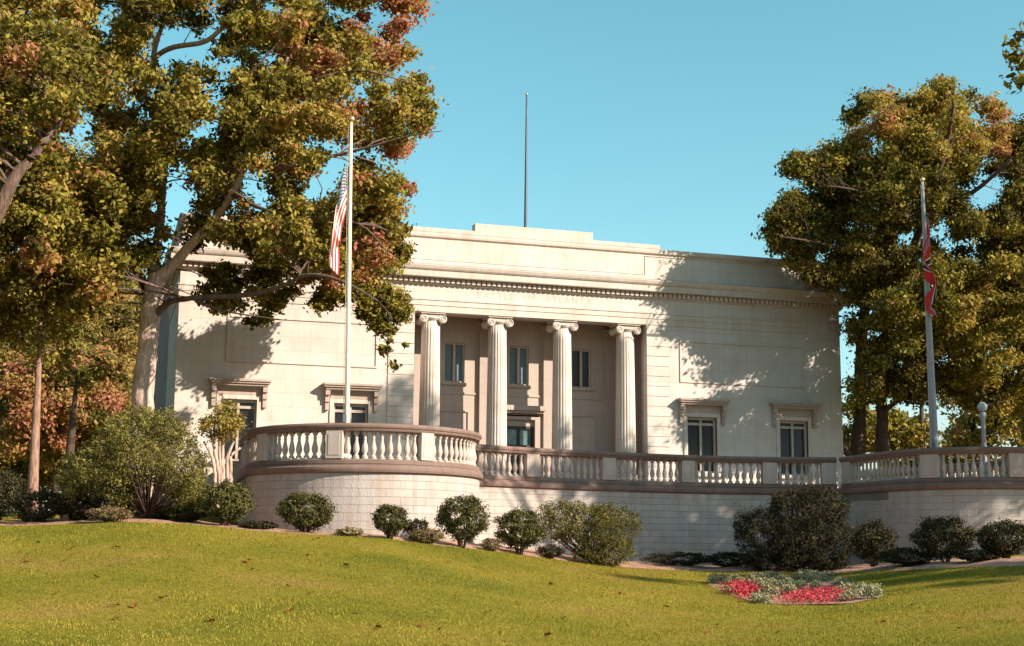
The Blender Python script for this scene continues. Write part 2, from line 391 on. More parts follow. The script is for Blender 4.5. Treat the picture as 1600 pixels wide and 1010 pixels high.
rp = [(.35, .5), (PR.at_px(1452, 2.5, 7.5), .6), (PR.at_px(1590, 4, 8.5), .55)]
rp += [(rp[2][0]+2.4, .5), (rp[2][0]+4.9, .5), (PR.l[-1]-.3, .5)]
balustrade(RA, rp, 'shaded stone balustrade curving round the right bastion at the picture edge', (28, 39, 3.86))

# ------------------------------------------------------------------ museum
XL, XR, YF, XC = 2.80, 29.74, 50.0, 16.27
OX0, OX1, ZA = 11.52, 21.0, 10.61       # portico opening and underside of the architrave
mus = empty('museum_building', (XC, YF, ZF), 'white stone museum with four Ionic columns in a recessed porch and a stepped parapet', 'building')
winc = [XC-11.2, XC-7.1, XC+7.1, XC+11.2]; WZ0, WZ1, WH = 4.75, 6.98, .64
b = MB()
def wall_open(b, x0, x1, z0, z1, y0, y1, ops):
    xs = x0
    for (a, c, lo, hi) in sorted(ops):
        b.box(xs, a, y0, y1, z0, z1); b.box(a, c, y0, y1, z0, lo); b.box(a, c, y0, y1, hi, z1); xs = c
    b.box(xs, x1, y0, y1, z0, z1)
ow = lambda c: (c-WH, c+WH, WZ0, WZ1)
wall_open(b, XL, OX0, ZF, ZA, YF, YF+.5, [ow(winc[0]), ow(winc[1])])
wall_open(b, OX1, XR, ZF, ZA, YF, YF+.5, [ow(winc[2]), ow(winc[3])])
b.box(XL, XR, YF, YF+.5, ZA, 13.4)
b.box(XL, XL+.4, YF+.5, 56, ZF, 13.4); b.box(XR-.4, XR, YF+.5, 56, ZF, 13.4)
b.box(XL+.4, XR-.4, 55.6, 56, ZF, 13.4)
b.build('wall', M['facade'], mus)
# porch jambs, rear wall
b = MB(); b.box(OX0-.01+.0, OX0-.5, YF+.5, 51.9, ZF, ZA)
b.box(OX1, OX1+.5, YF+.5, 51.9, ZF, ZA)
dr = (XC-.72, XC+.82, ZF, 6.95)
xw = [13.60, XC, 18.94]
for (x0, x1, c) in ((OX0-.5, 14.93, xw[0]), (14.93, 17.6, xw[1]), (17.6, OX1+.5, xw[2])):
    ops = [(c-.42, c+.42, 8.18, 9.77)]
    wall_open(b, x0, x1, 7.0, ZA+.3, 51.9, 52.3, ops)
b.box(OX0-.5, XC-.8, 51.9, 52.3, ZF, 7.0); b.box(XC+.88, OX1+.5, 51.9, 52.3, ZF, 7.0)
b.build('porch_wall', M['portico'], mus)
b = MB(); b.box(OX0-.5, OX1+.5, YF+.8, 51.9, ZA+.18, ZA+.3); b.box(OX0, OX1, YF+.5, YF+.8, ZA, ZA+.3); b.build('porch_ceiling', M['portico'], mus)
# rusticated quoin strips beside the porch
for x0, x1 in ((OX0-1.0, OX0-.003), (OX1+.003, OX1+1.0)):
    b = MB(); b.box(x0+.004, x1, YF-.012, YF-.0015, ZF+.29, ZA-.02)
    z = ZF+.3
    while z < ZA-.1:
        z2 = min(z+.40, ZA-.03); b.box(x0, x1, YF-.035, YF-.0125, z, z2-.03); z += .40
    b.build('quoin_strip', M['facade'], mus, bevel=.01)
# pilasters in the porch
for k in (-3, -1, 1, 3):
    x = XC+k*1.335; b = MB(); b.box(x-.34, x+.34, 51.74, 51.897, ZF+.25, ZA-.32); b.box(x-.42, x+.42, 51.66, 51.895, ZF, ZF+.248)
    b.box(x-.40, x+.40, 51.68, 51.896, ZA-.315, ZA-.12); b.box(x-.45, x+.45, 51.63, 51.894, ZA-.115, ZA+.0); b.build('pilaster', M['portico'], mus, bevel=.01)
# panels and string lines below the porch windows
b = MB()
for c in xw:
    x0, x1 = c-.92, c+.92
    b.box(x0, x1, 51.86, 51.898, 7.72, 7.80)
    if abs(c-XC) > .1:
        for q in ((c-.62, c+.62, 7.02, 7.08), (c-.62, c+.62, 4.6, 4.66)): b.box(q[0], q[1], 51.85, 51.898, q[2], q[3])
        for q in (c-.62, c+.56): b.box(q, q+.06, 51.85, 51.898, 4.665, 7.015)
b.build('wall_moulding', M['portico'], mus)
# entablature swept round the block
SP = [(XL, 56.0), (XL, YF), (XR, YF), (XR, 56.0)]
b = MB()
b.sweep(SP, [(0, ZA-.002), (.03, ZA-.002), (.03, 10.86), (.055, 10.86), (.055, 11.04), (.085, 11.06), (.085, 11.12), (0, 11.15)])
b.build('architrave', M['trim'], mus)
b = MB(); b.sweep(SP, [(0, 11.66), (.05, 11.66), (.08, 11.70), (.08, 11.90), (0, 11.90)]); b.build('bed_moulding', M['trim'], mus)
b = MB(); b.sweep(SP, [(0, 11.902), (.36, 11.902), (.38, 11.93), (.38, 12.14), (.42, 12.17), (.46, 12.22), (.50, 12.32), (.50, 12.36), (0.05, 12.44), (0, 12.44)]); b.build('cornice', M['trim'], mus)
b = MB(); x = XL-.16
while x < XR+.16: b.box(x, x+.13, YF-.20, YF-.082, 11.73, 11.885); x += .205
y = YF-.15
while y < 55.9: b.box(XL-.20, XL-.082, y, y+.13, 11.73, 11.885); y += .205
o = b.build('dentils', M['trim'], mus)
# parapet
b = MB()
b.sweep(SP, [(0, 12.46), (.10, 12.46), (.10, 12.56), (.04, 12.62), (0, 12.62)])
b.box(OX0-.6, OX1-.1, YF-.07, YF-.001, 12.625, 13.45)
b.build('parapet_base', M['trim'], mus)
b = MB(); b.sweep(SP, [(-.5, 13.40), (.03, 13.40), (.03, 13.46), (.11, 13.52), (.13, 13.60), (.13, 13.70), (-.5, 13.70)])
b.box(XC-5.3, XC+5.3, YF-.14, YF+.35, 13.703, 13.87)
b.box(XC-2.45, XC+2.43, YF-.12, YF+.30, 13.873, 14.18)
b.build('parapet_cap', M['trim'], mus, bevel=.008)
b = MB(); b.box(OX1-.1+.004, OX1-.1+.035, YF-.072, YF-.002, 12.63, 13.39); b.build('joint_stain', M['dark'], mus)
MB().box(XL+.41, XR-.41, YF+.51, 55.59, 12.9, 13.1).build('roof', M['roof'], mus)
# wing panels
for cx in (XC-8.95, XC+8.95):
    x0, x1, z0, z1 = cx-2.79, cx+2.79, 8.34, 10.05; b = MB(); w = .07
    b.box(x0, x1, YF-.04, YF-.001, z0, z0+w); b.box(x0, x1, YF-.04, YF-.001, z1-w, z1)
    b.box(x0, x0+w, YF-.04, YF-.001, z0+w+.001, z1-w-.001); b.box(x1-w, x1, YF-.04, YF-.001, z0+w+.001, z1-w-.001)
    b.build('wall_panel', M['trim'], mus, bevel=.012)
# base course
b = MB(); b.sweep([(XL, 56), (XL, YF), (OX0, YF)], [(0, ZF), (.10, ZF), (.10, ZF+.45), (.04, ZF+.52), (0, ZF+.52)]); b.build('base_course', M['trim'], mus)
b = MB(); b.sweep([(OX1, YF), (XR, YF), (XR, 56)], [(0, ZF), (.10, ZF), (.10, ZF+.45), (.04, ZF+.52), (0, ZF+.52)]); b.build('base_course', M['trim'], mus)
# rear block, flaring out to the left
rb = [(3.0, 55.0), (2.5, 60.5), (31, 60.5), (29.5, 55)]
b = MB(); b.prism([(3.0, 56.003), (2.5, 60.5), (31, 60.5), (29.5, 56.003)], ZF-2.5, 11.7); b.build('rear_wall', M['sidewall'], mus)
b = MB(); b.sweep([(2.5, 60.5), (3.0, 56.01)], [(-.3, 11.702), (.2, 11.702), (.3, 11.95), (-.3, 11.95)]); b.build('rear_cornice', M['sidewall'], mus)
# windows of the wings
def wing_window(c, lab):
    w = MB()
    # moulded surround
    w.box(c-WH-.16, c-WH, YF-.05, YF+.10, WZ0, WZ1+.16); w.box(c+WH, c+WH+.16, YF-.05, YF+.10, WZ0, WZ1+.16)
    w.box(c-WH, c+WH, YF-.05, YF+.10, WZ1, WZ1+.16)
    f = w.build('window', M['trim'], mus, bevel=.008)
    if lab: f['label'] = lab
    h = MB(); h.box(c-WH-.14, c+WH+.14, YF-.04, YF-.001, WZ1+.163, WZ1+.40)
    h.box(c-1.00, c+1.00, YF-.30, YF-.001, 7.45, 7.53); h.box(c-1.06, c+1.06, YF-.37, YF-.001, 7.532, 7.60); h.box(c-1.10, c+1.10, YF-.42, YF-.001, 7.602, 7.69)
    h.build('hood', M['hood'], f, bevel=.012)
    for s in (-1, 1):
        k = MB(); x = c+s*(WH+.27)
        k.box(x-.085, x+.085, YF-.26, YF-.001, 7.25, 7.448); k.box(x-.08, x+.08, YF-.17, YF-.001, 7.0, 7.248); k.box(x-.07, x+.07, YF-.11, YF-.001, 6.70, 6.998)
        k.lathe((x, YF-.09, 6.66), [(.0001, 0), (.05, .03), (.06, .05)], 8); k.build('bracket', M['hood'], f, bevel=.02)
    MB().box(c-WH-.28, c+WH+.28, YF-.16, YF+.09, WZ0-.14, WZ0-.002).build('sill', M['trim'], f, bevel=.01)
    s = MB(); y0, y1 = YF+.14, YF+.22
    s.box(c-WH, c-WH+.07, y0, y1, WZ0, WZ1); s.box(c+WH-.07, c+WH, y0, y1, WZ0, WZ1)
    s.box(c-WH+.07, c+WH-.07, y0, y1, WZ1-.10, WZ1); s.box(c-WH+.07, c+WH-.07, y0, y1, WZ0, WZ0+.08)
    s.box(c-.045, c+.045, y0-.02, y1, WZ0+.08, WZ1-.10); s.box(c-WH+.07, c-.045, y0, y1, 6.66, 6.76); s.box(c+.045, c+WH-.07, y0, y1, 6.66, 6.76)
    s.build('frame', M['frame'], f)
    MB().box(c-WH+.01, c+WH-.01, YF+.225, YF+.24, WZ0+.01, WZ1-.01).build('pane', M['glass'], f)
for i, c in enumerate(winc): wing_window(c, None)
# porch windows
for c in xw:
    s = MB(); y0, y1 = 52.0, 52.08
    s.box(c-.42, c-.36, y0, y1, 8.18, 9.77); s.box(c+.36, c+.42, y0, y1, 8.18, 9.77); s.box(c-.36, c+.36, y0, y1, 9.70, 9.77); s.box(c-.36, c+.36, y0, y1, 8.18, 8.25)
    s.box(c-.05, c+.05, y0-.05, y1, 8.25, 9.70)
    f = s.build('window', M['frame'], mus)
    MB().box(c-.41, c+.41, 52.09, 52.10, 8.2, 9.75).build('pane', M['blind'] if c < 18 else M['glass'], f)
    MB().box(c-.52, c+.52, 51.80, 51.995, 8.08, 8.178).build('sill', M['portico'], f, bevel=.008)
# door with transom and hood
dx0, dx1 = XC-.8, XC+.88
b = MB(); b.box(dx0, dx0+.22, 51.80, 52.2, ZF, 6.93); b.box(dx1-.22, dx1, 51.80, 52.2, ZF, 6.93); b.box(dx0+.22, dx1-.22, 51.80, 52.2, 6.80, 6.93)
door = b.build('doorway', M['portico'], mus, bevel=.01)
b = MB(); b.box(dx0-.1, dx1+.1, 51.62, 51.898, 7.05, 7.14); b.box(dx0-.16, dx1+.16, 51.52, 51.897, 7.142, 7.34); b.build('hood', M['portico'], door, bevel=.012)
b = MB(); x0, x1 = dx0+.22, dx1-.22
b.box(x0, x1, 51.95, 52.04, 6.44, 6.55); b.box(x0, x0+.08, 51.95, 52.04, ZF, 6.44); b.box(x1-.08, x1, 51.95, 52.04, ZF, 6.44)
b.box((x0+x1)/2-.05, (x0+x1)/2+.05, 51.95, 52.04, ZF, 6.439); b.box(x0+.08, x1-.08, 51.955, 52.035, 5.72, 5.80); b.box(x0+.08, x1-.08, 51.955, 52.035, ZF, 4.5)
b.build('door_leaf', M['dark'], door)
MB().box(x0, x1, 51.96, 52.0, 6.552, 6.80).build('transom', M['portico'], door)
MB().box(x0+.05, x1-.05, 52.041, 52.05, 5.8, 6.44).build('pane', M['doorglass'], door)
MB().box(x0+.05, x1-.05, 52.052, 52.06, ZF, 5.799).build('pane', M['glass'], door)
# steps up to the porch floor
MB().box(OX0, OX1, 49.75, 51.9, ZF-.02, ZF+.12).build('porch_floor', M['pave'], mus)
# incised frieze lettering
cu = bpy.data.curves.new('frieze_lettering', 'FONT'); cu.body = 'BATTLE  OF  ATLANTA'; cu.size = .40; cu.extrude = .003; cu.align_x = 'CENTER'; cu.space_character = 1.35
lo = bpy.data.objects.new('frieze_tmp', cu); C.objects.link(lo); bpy.context.view_layer.update()
me = bpy.data.meshes.new_from_object(lo.evaluated_get(bpy.context.evaluated_depsgraph_get()))
bpy.data.objects.remove(lo); bpy.data.curves.remove(cu)
fl = bpy.data.objects.new('frieze_lettering', me); C.objects.link(fl); fl.parent = mus
fl.location = Vector((XC+.05, YF-.003, 11.27))-wloc(mus); fl.rotation_euler = (PI/2, 0, 0)
xs = [v.co.x for v in me.vertices]; fl.scale = (4.7/(max(xs)-min(xs)), 1, 1)
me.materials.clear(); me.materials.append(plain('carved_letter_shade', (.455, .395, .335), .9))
# columns
def column_parts():
    nf = 20
    def flute(a, h):
        c = math.cos(nf*a); return 1-.055*max(0, c)**.6 if .45 < h < 5.85 else 1
    prof = []
    for i in range(15):
        t = i/14; r = .405-.055*t**1.6; prof.append((r, .36+5.62*t))
    sh = MB().lathe((0, 0, 0), prof, 160, flute)
    base = MB(); base.box(-.50, .50, -.50, .50, 0, .12)
    base.lathe((0, 0, 0), [(.49, .121), (.505, .15), (.49, .18), (.45, .19), (.44, .22), (.45, .25), (.465, .27), (.465, .30), (.43, .33), (.41, .36)], 40)
    cap = MB(); H = 5.98
    cap.lathe((0, 0, H), [(.35, 0), (.36, .03), (.40, .07), (.44, .13), (.40, .17)], 40)
    for sx in (-1, 1):
        cx = sx*.37; cz = H+.10
        cap.lathe((cx, 0, cz), [(.155, -.40), (.175, -.37), (.165, -.32), (.13, -.15), (.12, 0), (.13, .15), (.165, .32), (.175, .37), (.155, .40)], 28, ax='y')
        for yy, sg in ((-.402, -1), (.402, 1)):
            pts = []; rr = []
            for k in range(34):
                a = -sx*k*.40+PI/2; r = .15*(1-k/38); pts.append((cx+r*math.cos(a), yy+sg*.012, cz+r*math.sin(a))); rr.append(.013)
            cap.tube(pts, rr, 5)
            cap.lathe((cx, yy+sg*.0, cz), [(.035, -.02), (.03, .02)], 10, ax='y')
    cap.box(-.36, .36, -.385, .385, H+.14, H+.265)
    cap.box(-.36, .36, -.40, -.386, H+.235, H+.262); 
    cap.box(-.49, .49, -.46, .46, H+.28, H+.335); cap.box(-.46, .46, -.43, .43, H+.266, H+.279)
    return sh, base, cap
sh, ba, ca = column_parts(); CZ = ZA-(5.98+.337)
protos = None
for k in (-3, -1, 1, 3):
    loc = (XC+k*1.335, YF+.47, CZ)
    if protos is None:
        o = sh.build('column', M['trim'], None, True); o.parent = mus; o.location = Vector(loc)-wloc(mus)
        o2 = ba.build('base', M['trim'], None, False, .008); o2.parent = o; o3 = ca.build('capital', M['trim'], None, False); o3.parent = o
        protos = (o, o2, o3)
    else:
        o = inst(protos[0], mus, loc)
        for q in protos[1:]:
            c = q.copy(); C.objects.link(c); c.parent = o
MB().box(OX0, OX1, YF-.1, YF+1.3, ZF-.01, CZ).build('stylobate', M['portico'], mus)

# ------------------------------------------------------------------ poles and flags
def flagpole(name, base, top, r0, r1, m, label, ball, cat='flagpole'):
    root = empty(name, base, label, cat)
    n = 8; pts = [tuple(np.array(base)*(1-i/n)+np.array(top)*(i/n)) for i in range(n+1)]
    MB().tube(pts, [r0+(r1-r0)*i/n for i in range(n+1)], 14).build('pole', m, root, True)
    MB().lathe(top, [(.001, 0), (ball*.7, ball*.3), (ball, ball), (ball*.7, ball*1.7), (.001, ball*2)], 14).build('finial', M['gold'], root, True)
    if cat == 'mast': return root
    cx, cy = -.6*r0-.03, -.8*r0-.04       # halyard: two ropes down to a cleat
    b0 = np.array(base, float); t0 = np.array(top, float)
    for s_ in (0, .045):
        q = [b0*(1-t)+t0*t+np.array([cx*(1-.45*t)-s_, cy*(1-.45*t)+.02*math.sin(t*5+s_*60), 0]) for t in (.14, .3, .5, .7, .985)]
        HB = MB(); HB.tube([tuple(p) for p in q], [.008]*5, 5); HB.build('halyard', M['rope'], root, True)
    c = b0*.87+t0*.13; MB().box(c[0]+cx-.06, c[0]+cx+.05, c[1]+cy-.02, c[1]+cy+.03, c[2]-.10, c[2]+.10).build('cleat', M['mast'], root, bevel=.01)
    return root
DL = 36.7
pb = onD(544, 657, DL); pt = onD(549, 192, DL)
lbase = (float(pb[0])-.02, float(pb[1]), ZF-.01); rl = flagpole('flagpole', lbase, tuple(map(float, pt)), .078, .042, M['pole_white'], 'slender white flagpole on the left bastion with the striped flag', .10)
MB().lathe(lbase, [(.16, 0), (.16, .25), (.10, .32)], 14).build('collar', M['pole_white'], rl, True)
DR = 48.0
pb2 = onD(1460, 697, DR); pt2 = onD(1441, 285, DR)
rbase = (float(pb2[0]), float(pb2[1]), ZF-.01); rr_ = flagpole('flagpole', rbase, tuple(map(float, pt2)), .155, .055, M['pole_grey'], 'stout tapering grey flagpole on the right bastion with the red flag', .09)
MB().lathe(rbase, [(.24, 0), (.24, .25), (.17, .32)], 14).build('collar', M['pole_grey'], rr_, True)
mt = onY(823, 150, 51.2); flagpole('roof_mast', (XC+.02, 51.2, 13.1), (float(mt[0]), 51.2, float(mt[2])), .075, .035, M['mast'], 'thin dark mast rising from the roof behind the centre of the parapet', .06, 'mast')
# limp flags: cloth gathered in folds below the hoist
def flagmat_us():
    m, n, b = newmat('striped_flag_cloth'); uv = N(n, 'ShaderNodeUVMap'); sp = N(n, 'ShaderNodeSeparateXYZ'); n.links.new(uv.outputs[0], sp.inputs[0])
    mu = N(n, 'ShaderNodeMath', operation='MULTIPLY'); n.links.new(sp.outputs[1], mu.inputs[0]); mu.inputs[1].default_value = 6.5
    fr = N(n, 'ShaderNodeMath', operation='FRACT'); n.links.new(mu.outputs[0], fr.inputs[0])
    gt = N(n, 'ShaderNodeMath', operation='GREATER_THAN'); n.links.new(fr.outputs[0], gt.inputs[0]); gt.inputs[1].default_value = .5
    col = mixc(n, gt.outputs[0], (.52, .025, .035), (.80, .70, .60))
    # canton: u<.4 and v<7/13 (v counted from the top), with stars
    lt = N(n, 'ShaderNodeMath', operation='LESS_THAN'); n.links.new(sp.outputs[0], lt.inputs[0]); lt.inputs[1].default_value = .4
    l2 = N(n, 'ShaderNodeMath', operation='LESS_THAN'); n.links.new(sp.outputs[1], l2.inputs[0]); l2.inputs[1].default_value = .538
    an = N(n, 'ShaderNodeMath', operation='MULTIPLY'); n.links.new(lt.outputs[0], an.inputs[0]); n.links.new(l2.outputs[0], an.inputs[1])
    mp = N(n, 'ShaderNodeMapping'); mp.inputs['Scale'].default_value = (22, 15, 1); n.links.new(uv.outputs[0], mp.inputs[0])
    vo = N(n, 'ShaderNodeTexVoronoi', Scale=1., Randomness=0.); n.links.new(mp.outputs[0], vo.inputs[0])
    st = N(n, 'ShaderNodeMath', operation='LESS_THAN'); n.links.new(vo.outputs[0], st.inputs[0]); st.inputs[1].default_value = .28
    can = mixc(n, st.outputs[0], (.012, .018, .06), (.6, .6, .6)); col = mixc(n, an.outputs[0], col, can)
    n.links.new(col, b.inputs['Base Color']); b.inputs['Roughness'].default_value = .8; return m
def flagmat_red():
    m, n, b = newmat('red_flag_cloth'); uv = N(n, 'ShaderNodeUVMap'); sp = N(n, 'ShaderNodeSeparateXYZ'); n.links.new(uv.outputs[0], sp.inputs[0])
    # distance to the two diagonals of the field
    def diag(flip):
        a = N(n, 'ShaderNodeMath', operation='SUBTRACT'); n.links.new(sp.outputs[0], a.inputs[0])
        if flip:
            f = N(n, 'ShaderNodeMath', operation='SUBTRACT'); f.inputs[0].default_value = 1; n.links.new(sp.outputs[1], f.inputs[1]); n.links.new(f.outputs[0], a.inputs[1])
        else: n.links.new(sp.outputs[1], a.inputs[1])
        ab = N(n, 'ShaderNodeMath', operation='ABSOLUTE'); n.links.new(a.outputs[0], ab.inputs[0]); return ab.outputs[0]
    mn = N(n, 'ShaderNodeMath', operation='MINIMUM'); n.links.new(diag(0), mn.inputs[0]); n.links.new(diag(1), mn.inputs[1])
    l1 = N(n, 'ShaderNodeMath', operation='LESS_THAN'); n.links.new(mn.outputs[0], l1.inputs[0]); l1.inputs[1].default_value = .085
    l2 = N(n, 'ShaderNodeMath', operation='LESS_THAN'); n.links.new(mn.outputs[0], l2.inputs[0]); l2.inputs[1].default_value = .058
    col = mixc(n, l1.outputs[0], (.46, .014, .016), (.72, .68, .70)); col = mixc(n, l2.outputs[0], col, (.012, .012, .03))
    n.links.new(col, b.inputs['Base Color']); b.inputs['Roughness'].default_value = .8; return m
def limp_flag(name, hoist_top, hoist_len, drop, side, spread, folds, mat, label, width=.16, seed=1):
    """hoist runs down the pole; the fly end hangs down beside it in soft folds"""
    ns, nt_ = 46, 26; v = []; uvs = []; r = random.Random(seed)
    sx, sy = side
    for i in range(ns):
        s = i/(ns-1)
        for j in range(nt_):
            t = j/(nt_-1)
            out_ = spread*(1-math.exp(-2.6*s))*(.55+.45*math.sin(PI*min(1, .15+.8*t)))+.10*s*math.sin(3*t+1)
            z = hoist_top[2]-t*hoist_len*(1-.62*smooth(s))-drop*float(s**1.15)-.10*math.sin(5*s)*t
            fo = width*math.sin(folds*PI*s*(.55+.2*t)+2.4*t*s+.4)*math.sin(PI*min(1, s*2.2)/2)*.6
            v.append((hoist_top[0]+sx*out_-sy*fo+.3*fo*sx, hoist_top[1]+sy*out_+sx*fo, float(z))); uvs.append((s, t))
    f = [(i*nt_+j, (i+1)*nt_+j, (i+1)*nt_+j+1, i*nt_+j+1) for i in range(ns-1) for j in range(nt_-1)]
    b = MB(); b.v = v; b.f = f; b.uv = {k: u for k, u in enumerate(uvs)}
    o = b.build(name, mat, None, True, recalc=False); so = o.modifiers.new('thickness', 'SOLIDIFY'); so.thickness = .006
    return tag(o, label, 'flag')
hl = onD(547.0, 258, DL)
limp_flag('flag', (hl[0]-.09, hl[1]-.06, hl[2]), 1.35, 2.75, (-.97, -.25), .40, 5.6, flagmat_us(), 'limp red and white striped flag hanging against the oak foliage', .13)
hr = onD(1443.5, 334, DR)
limp_flag('flag', (hr[0]+.02, hr[1]-.10, hr[2]), 1.55, 3.25, (-.45, -.89), .30, 5.0, flagmat_red(), 'limp red flag with a white-edged dark diagonal band hanging before the dark tree', .36, 3)
# ball lamp on the terrace
lp = onD(1536, 660, 52); lx, ly = float(lp[0]), float(lp[1]); gzc = float(onD(1535, 636, 52)[2])
lamp = empty('street_lamp', (lx, ly, ZF), 'white globe lamp on a grey post beyond the right bastion', 'lamp')
MB().lathe((lx, ly, ZF), [(.16, 0), (.16, .3), (.10, .36), (.085, .5), (.075, gzc-ZF-.5), (.10, gzc-ZF-.42), (.13, gzc-ZF-.26), (.10, gzc-ZF-.20)], 16).build('post', M['pole_grey'], lamp, True)
MB().lathe((lx, ly, gzc), [(.175*math.sin(PI*i/14)+.0005, -.175*math.cos(PI*i/14)) for i in range(15)], 20).build('globe', M['globe'], lamp, True)

# ------------------------------------------------------------------ foliage machinery
def leaf_object(name, cen, size, tint, m, parent=None, up=.5, outv=None, aspect=.55, jitter=.5):
    n = len(cen); cen = np.asarray(cen, float)
    nrm = rng.normal(size=(n, 3)); nrm[:, 2] += up
    if outv is not None: nrm += outv
    nrm /= np.linalg.norm(nrm, axis=1, keepdims=True)+1e-9
    t = rng.normal(size=(n, 3)); a = np.cross(nrm, t); a /= np.linalg.norm(a, axis=1, keepdims=True)+1e-9; bvec = np.cross(nrm, a)
    sz = (np.asarray(size)*rng.uniform(1-jitter, 1+jitter, n))[:, None] if np.ndim(size) == 0 else np.asarray(size)[:, None]
    v = np.empty((n, 4, 3)); v[:, 0] = cen-a*sz*.5; v[:, 2] = cen+a*sz*.5
    v[:, 1] = cen+bvec*sz*aspect*.5+nrm*sz*.08; v[:, 3] = cen-bvec*sz*aspect*.5+nrm*sz*.08
    base = np.array(wloc(parent)) if parent else np.zeros(3); v -= base
    me = bpy.data.meshes.new(name); me.vertices.add(4*n); me.vertices.foreach_set('co', v.ravel().astype(np.float32))
    me.loops.add(4*n); me.loops.foreach_set('vertex_index', np.arange(4*n, dtype=np.int32))
    me.polygons.add(n); me.polygons.foreach_set('loop_start', np.arange(0, 4*n, 4, dtype=np.int32))
    try: me.polygons.foreach_set('loop_total', np.full(n, 4, dtype=np.int32))
    except Exception: pass
    me.update(calc_edges=True)
    at = me.attributes.new('tint', 'FLOAT', 'POINT'); at.data.foreach_set('value', np.repeat(np.clip(tint, 0, 1), 4).astype(np.float32))
    me.materials.append(m); o = bpy.data.objects.new(name, me); C.objects.link(o); o.parent = parent; return o
def inpoly(x, y, P):
    c = False; j = len(P)-1
    for i in range(len(P)):
        if ((P[i][1] > y) != (P[j][1] > y)) and x < (P[j][0]-P[i][0])*(y-P[i][1])/(P[j][1]-P[i][1])+P[i][0]: c = not c
        j = i
    return c
def edist(x, y, P):
    d = 1e9
    for i in range(len(P)):
        a = np.array(P[i-1], float); b_ = np.array(P[i], float); ab = b_-a; t = max(0, min(1, ((x-a[0])*ab[0]+(y-a[1])*ab[1])/(ab@ab)))
        d = min(d, math.hypot(*(np.array([x, y])-a-ab*t)))
    return d
def blobs_px(poly, D0, amp, n, rpx, gaps=(), warm=(), seed=0, base=.36, spread=.16, ysc=1.0):
    """leaf masses of a crown: (centre, radius, tint); the outline gives the crown's size at its own distance"""
    r = random.Random(seed); xs = [p[0] for p in poly]; ys = [p[1] for p in poly]; out_ = []
    k = 0
    while len(out_) < n and k < n*60:
        k += 1; u = r.uniform(min(xs), max(xs)); v = r.uniform(min(ys), max(ys))
        if not inpoly(u, v, poly): continue
        e = edist(u, v, poly); rad = r.uniform(.65, 1.25)*rpx
        if e < rad*.45: continue
        rad = min(rad, e*1.15+6)
        if any(math.hypot(u-g[0], v-g[1]) < g[2]+rad*.55 for g in gaps): continue
        D_, A_ = D0(u) if callable(D0) else (D0, amp)
        dd = A_*min(1, math.sqrt(e/150)); D = D_+r.uniform(-1, 1)*dd
        tn = r.gauss(base, spread)
        for (wu, wv, wr, wt) in warm:
            if math.hypot(u-wu, v-wv) < wr*1.15 and r.random() < .75: tn = r.gauss(wt-.03, .09)
        out_.append((onD(u, v, D), rad*D/FPX, tn))
    return out_
def crown_from(bl, per, leaf, m, parent, name='crown', flat=.75, tn=.15):
    cs = []; ts = []; ov = []
    for (c, r, t) in bl:
        k = int(per*(r/.55)**2); k = max(k, 20)
        d = rng.normal(size=(k, 3)); d /= np.linalg.norm(d, axis=1, keepdims=True); rad = np.minimum(np.abs(rng.normal(.62, .30, k)), 1.7)
        wob = 1+.35*np.sin(d[:, 0]*4+c[0]*3)*np.sin(d[:, 2]*4+c[2]*2)
        p = d*(rad*wob*r)[:, None]; p[:, 2] *= flat; cs.append(p+c); ts.append(t+rng.normal(0, tn, k)); ov.append(d*.9)
    return leaf_object(name, np.concatenate(cs), leaf, np.concatenate(ts), m, parent, .35, np.concatenate(ov))
def limb_px(b, pts, seg=10, wob=.0, k_=1.0):
    """pts: (u, v, D, radius_m) resampled with Catmull-Rom"""
    P = [np.append(onD(u, v, D*k_), r*k_) for (u, v, D, r) in pts]; q = []
    for i in range(len(P)-1):
        p0 = P[max(i-1, 0)]; p1 = P[i]; p2 = P[i+1]; p3 = P[min(i+2, len(P)-1)]
        for k in range(5):
            t = k/5; q.append(.5*((2*p1)+(-p0+p2)*t+(2*p0-5*p1+4*p2-p3)*t*t+(-p0+3*p1-3*p2+p3)*t**3))
    q.append(P[-1])
    for i in range(1, len(q)-1): q[i][:3] += np.array([random.gauss(0, 1), random.gauss(0, 1), random.gauss(0, 1)])*q[i][3]*wob
    b.tube([tuple(x[:3]) for x in q], [max(.006, x[3]) for x in q], seg); return q
def twigs(b, bl, skel, frac, r=.03, seed=3):
    rr = random.Random(seed); K = np.array([s[:3] for s in skel]); KR = [s[3] for s in skel]
    for (c, rad, t) in bl:
        if rr.random() > frac: continue
        d = np.linalg.norm(K-c, axis=1)+np.maximum(0, (K[:, 2]-c[2]))*1.2; i = int(np.argmin(d)); a = K[i]; L = np.linalg.norm(c-a)
        if L < .3 or L > 3.4: continue
        r0 = min(KR[i]*.6, r*(.6+L*.35)); mid = (a+c)/2+np.array([rr.gauss(0, .12)*L, rr.gauss(0, .12)*L, .06*L])
        b.tube([tuple(a), tuple((a*3+mid*2)/5+np.array([0, 0, .02*L])), tuple(mid), tuple(c), tuple(c+(c-mid)*.5)], [r0, r0*.85, r0*.65, r0*.35, .006], 6)

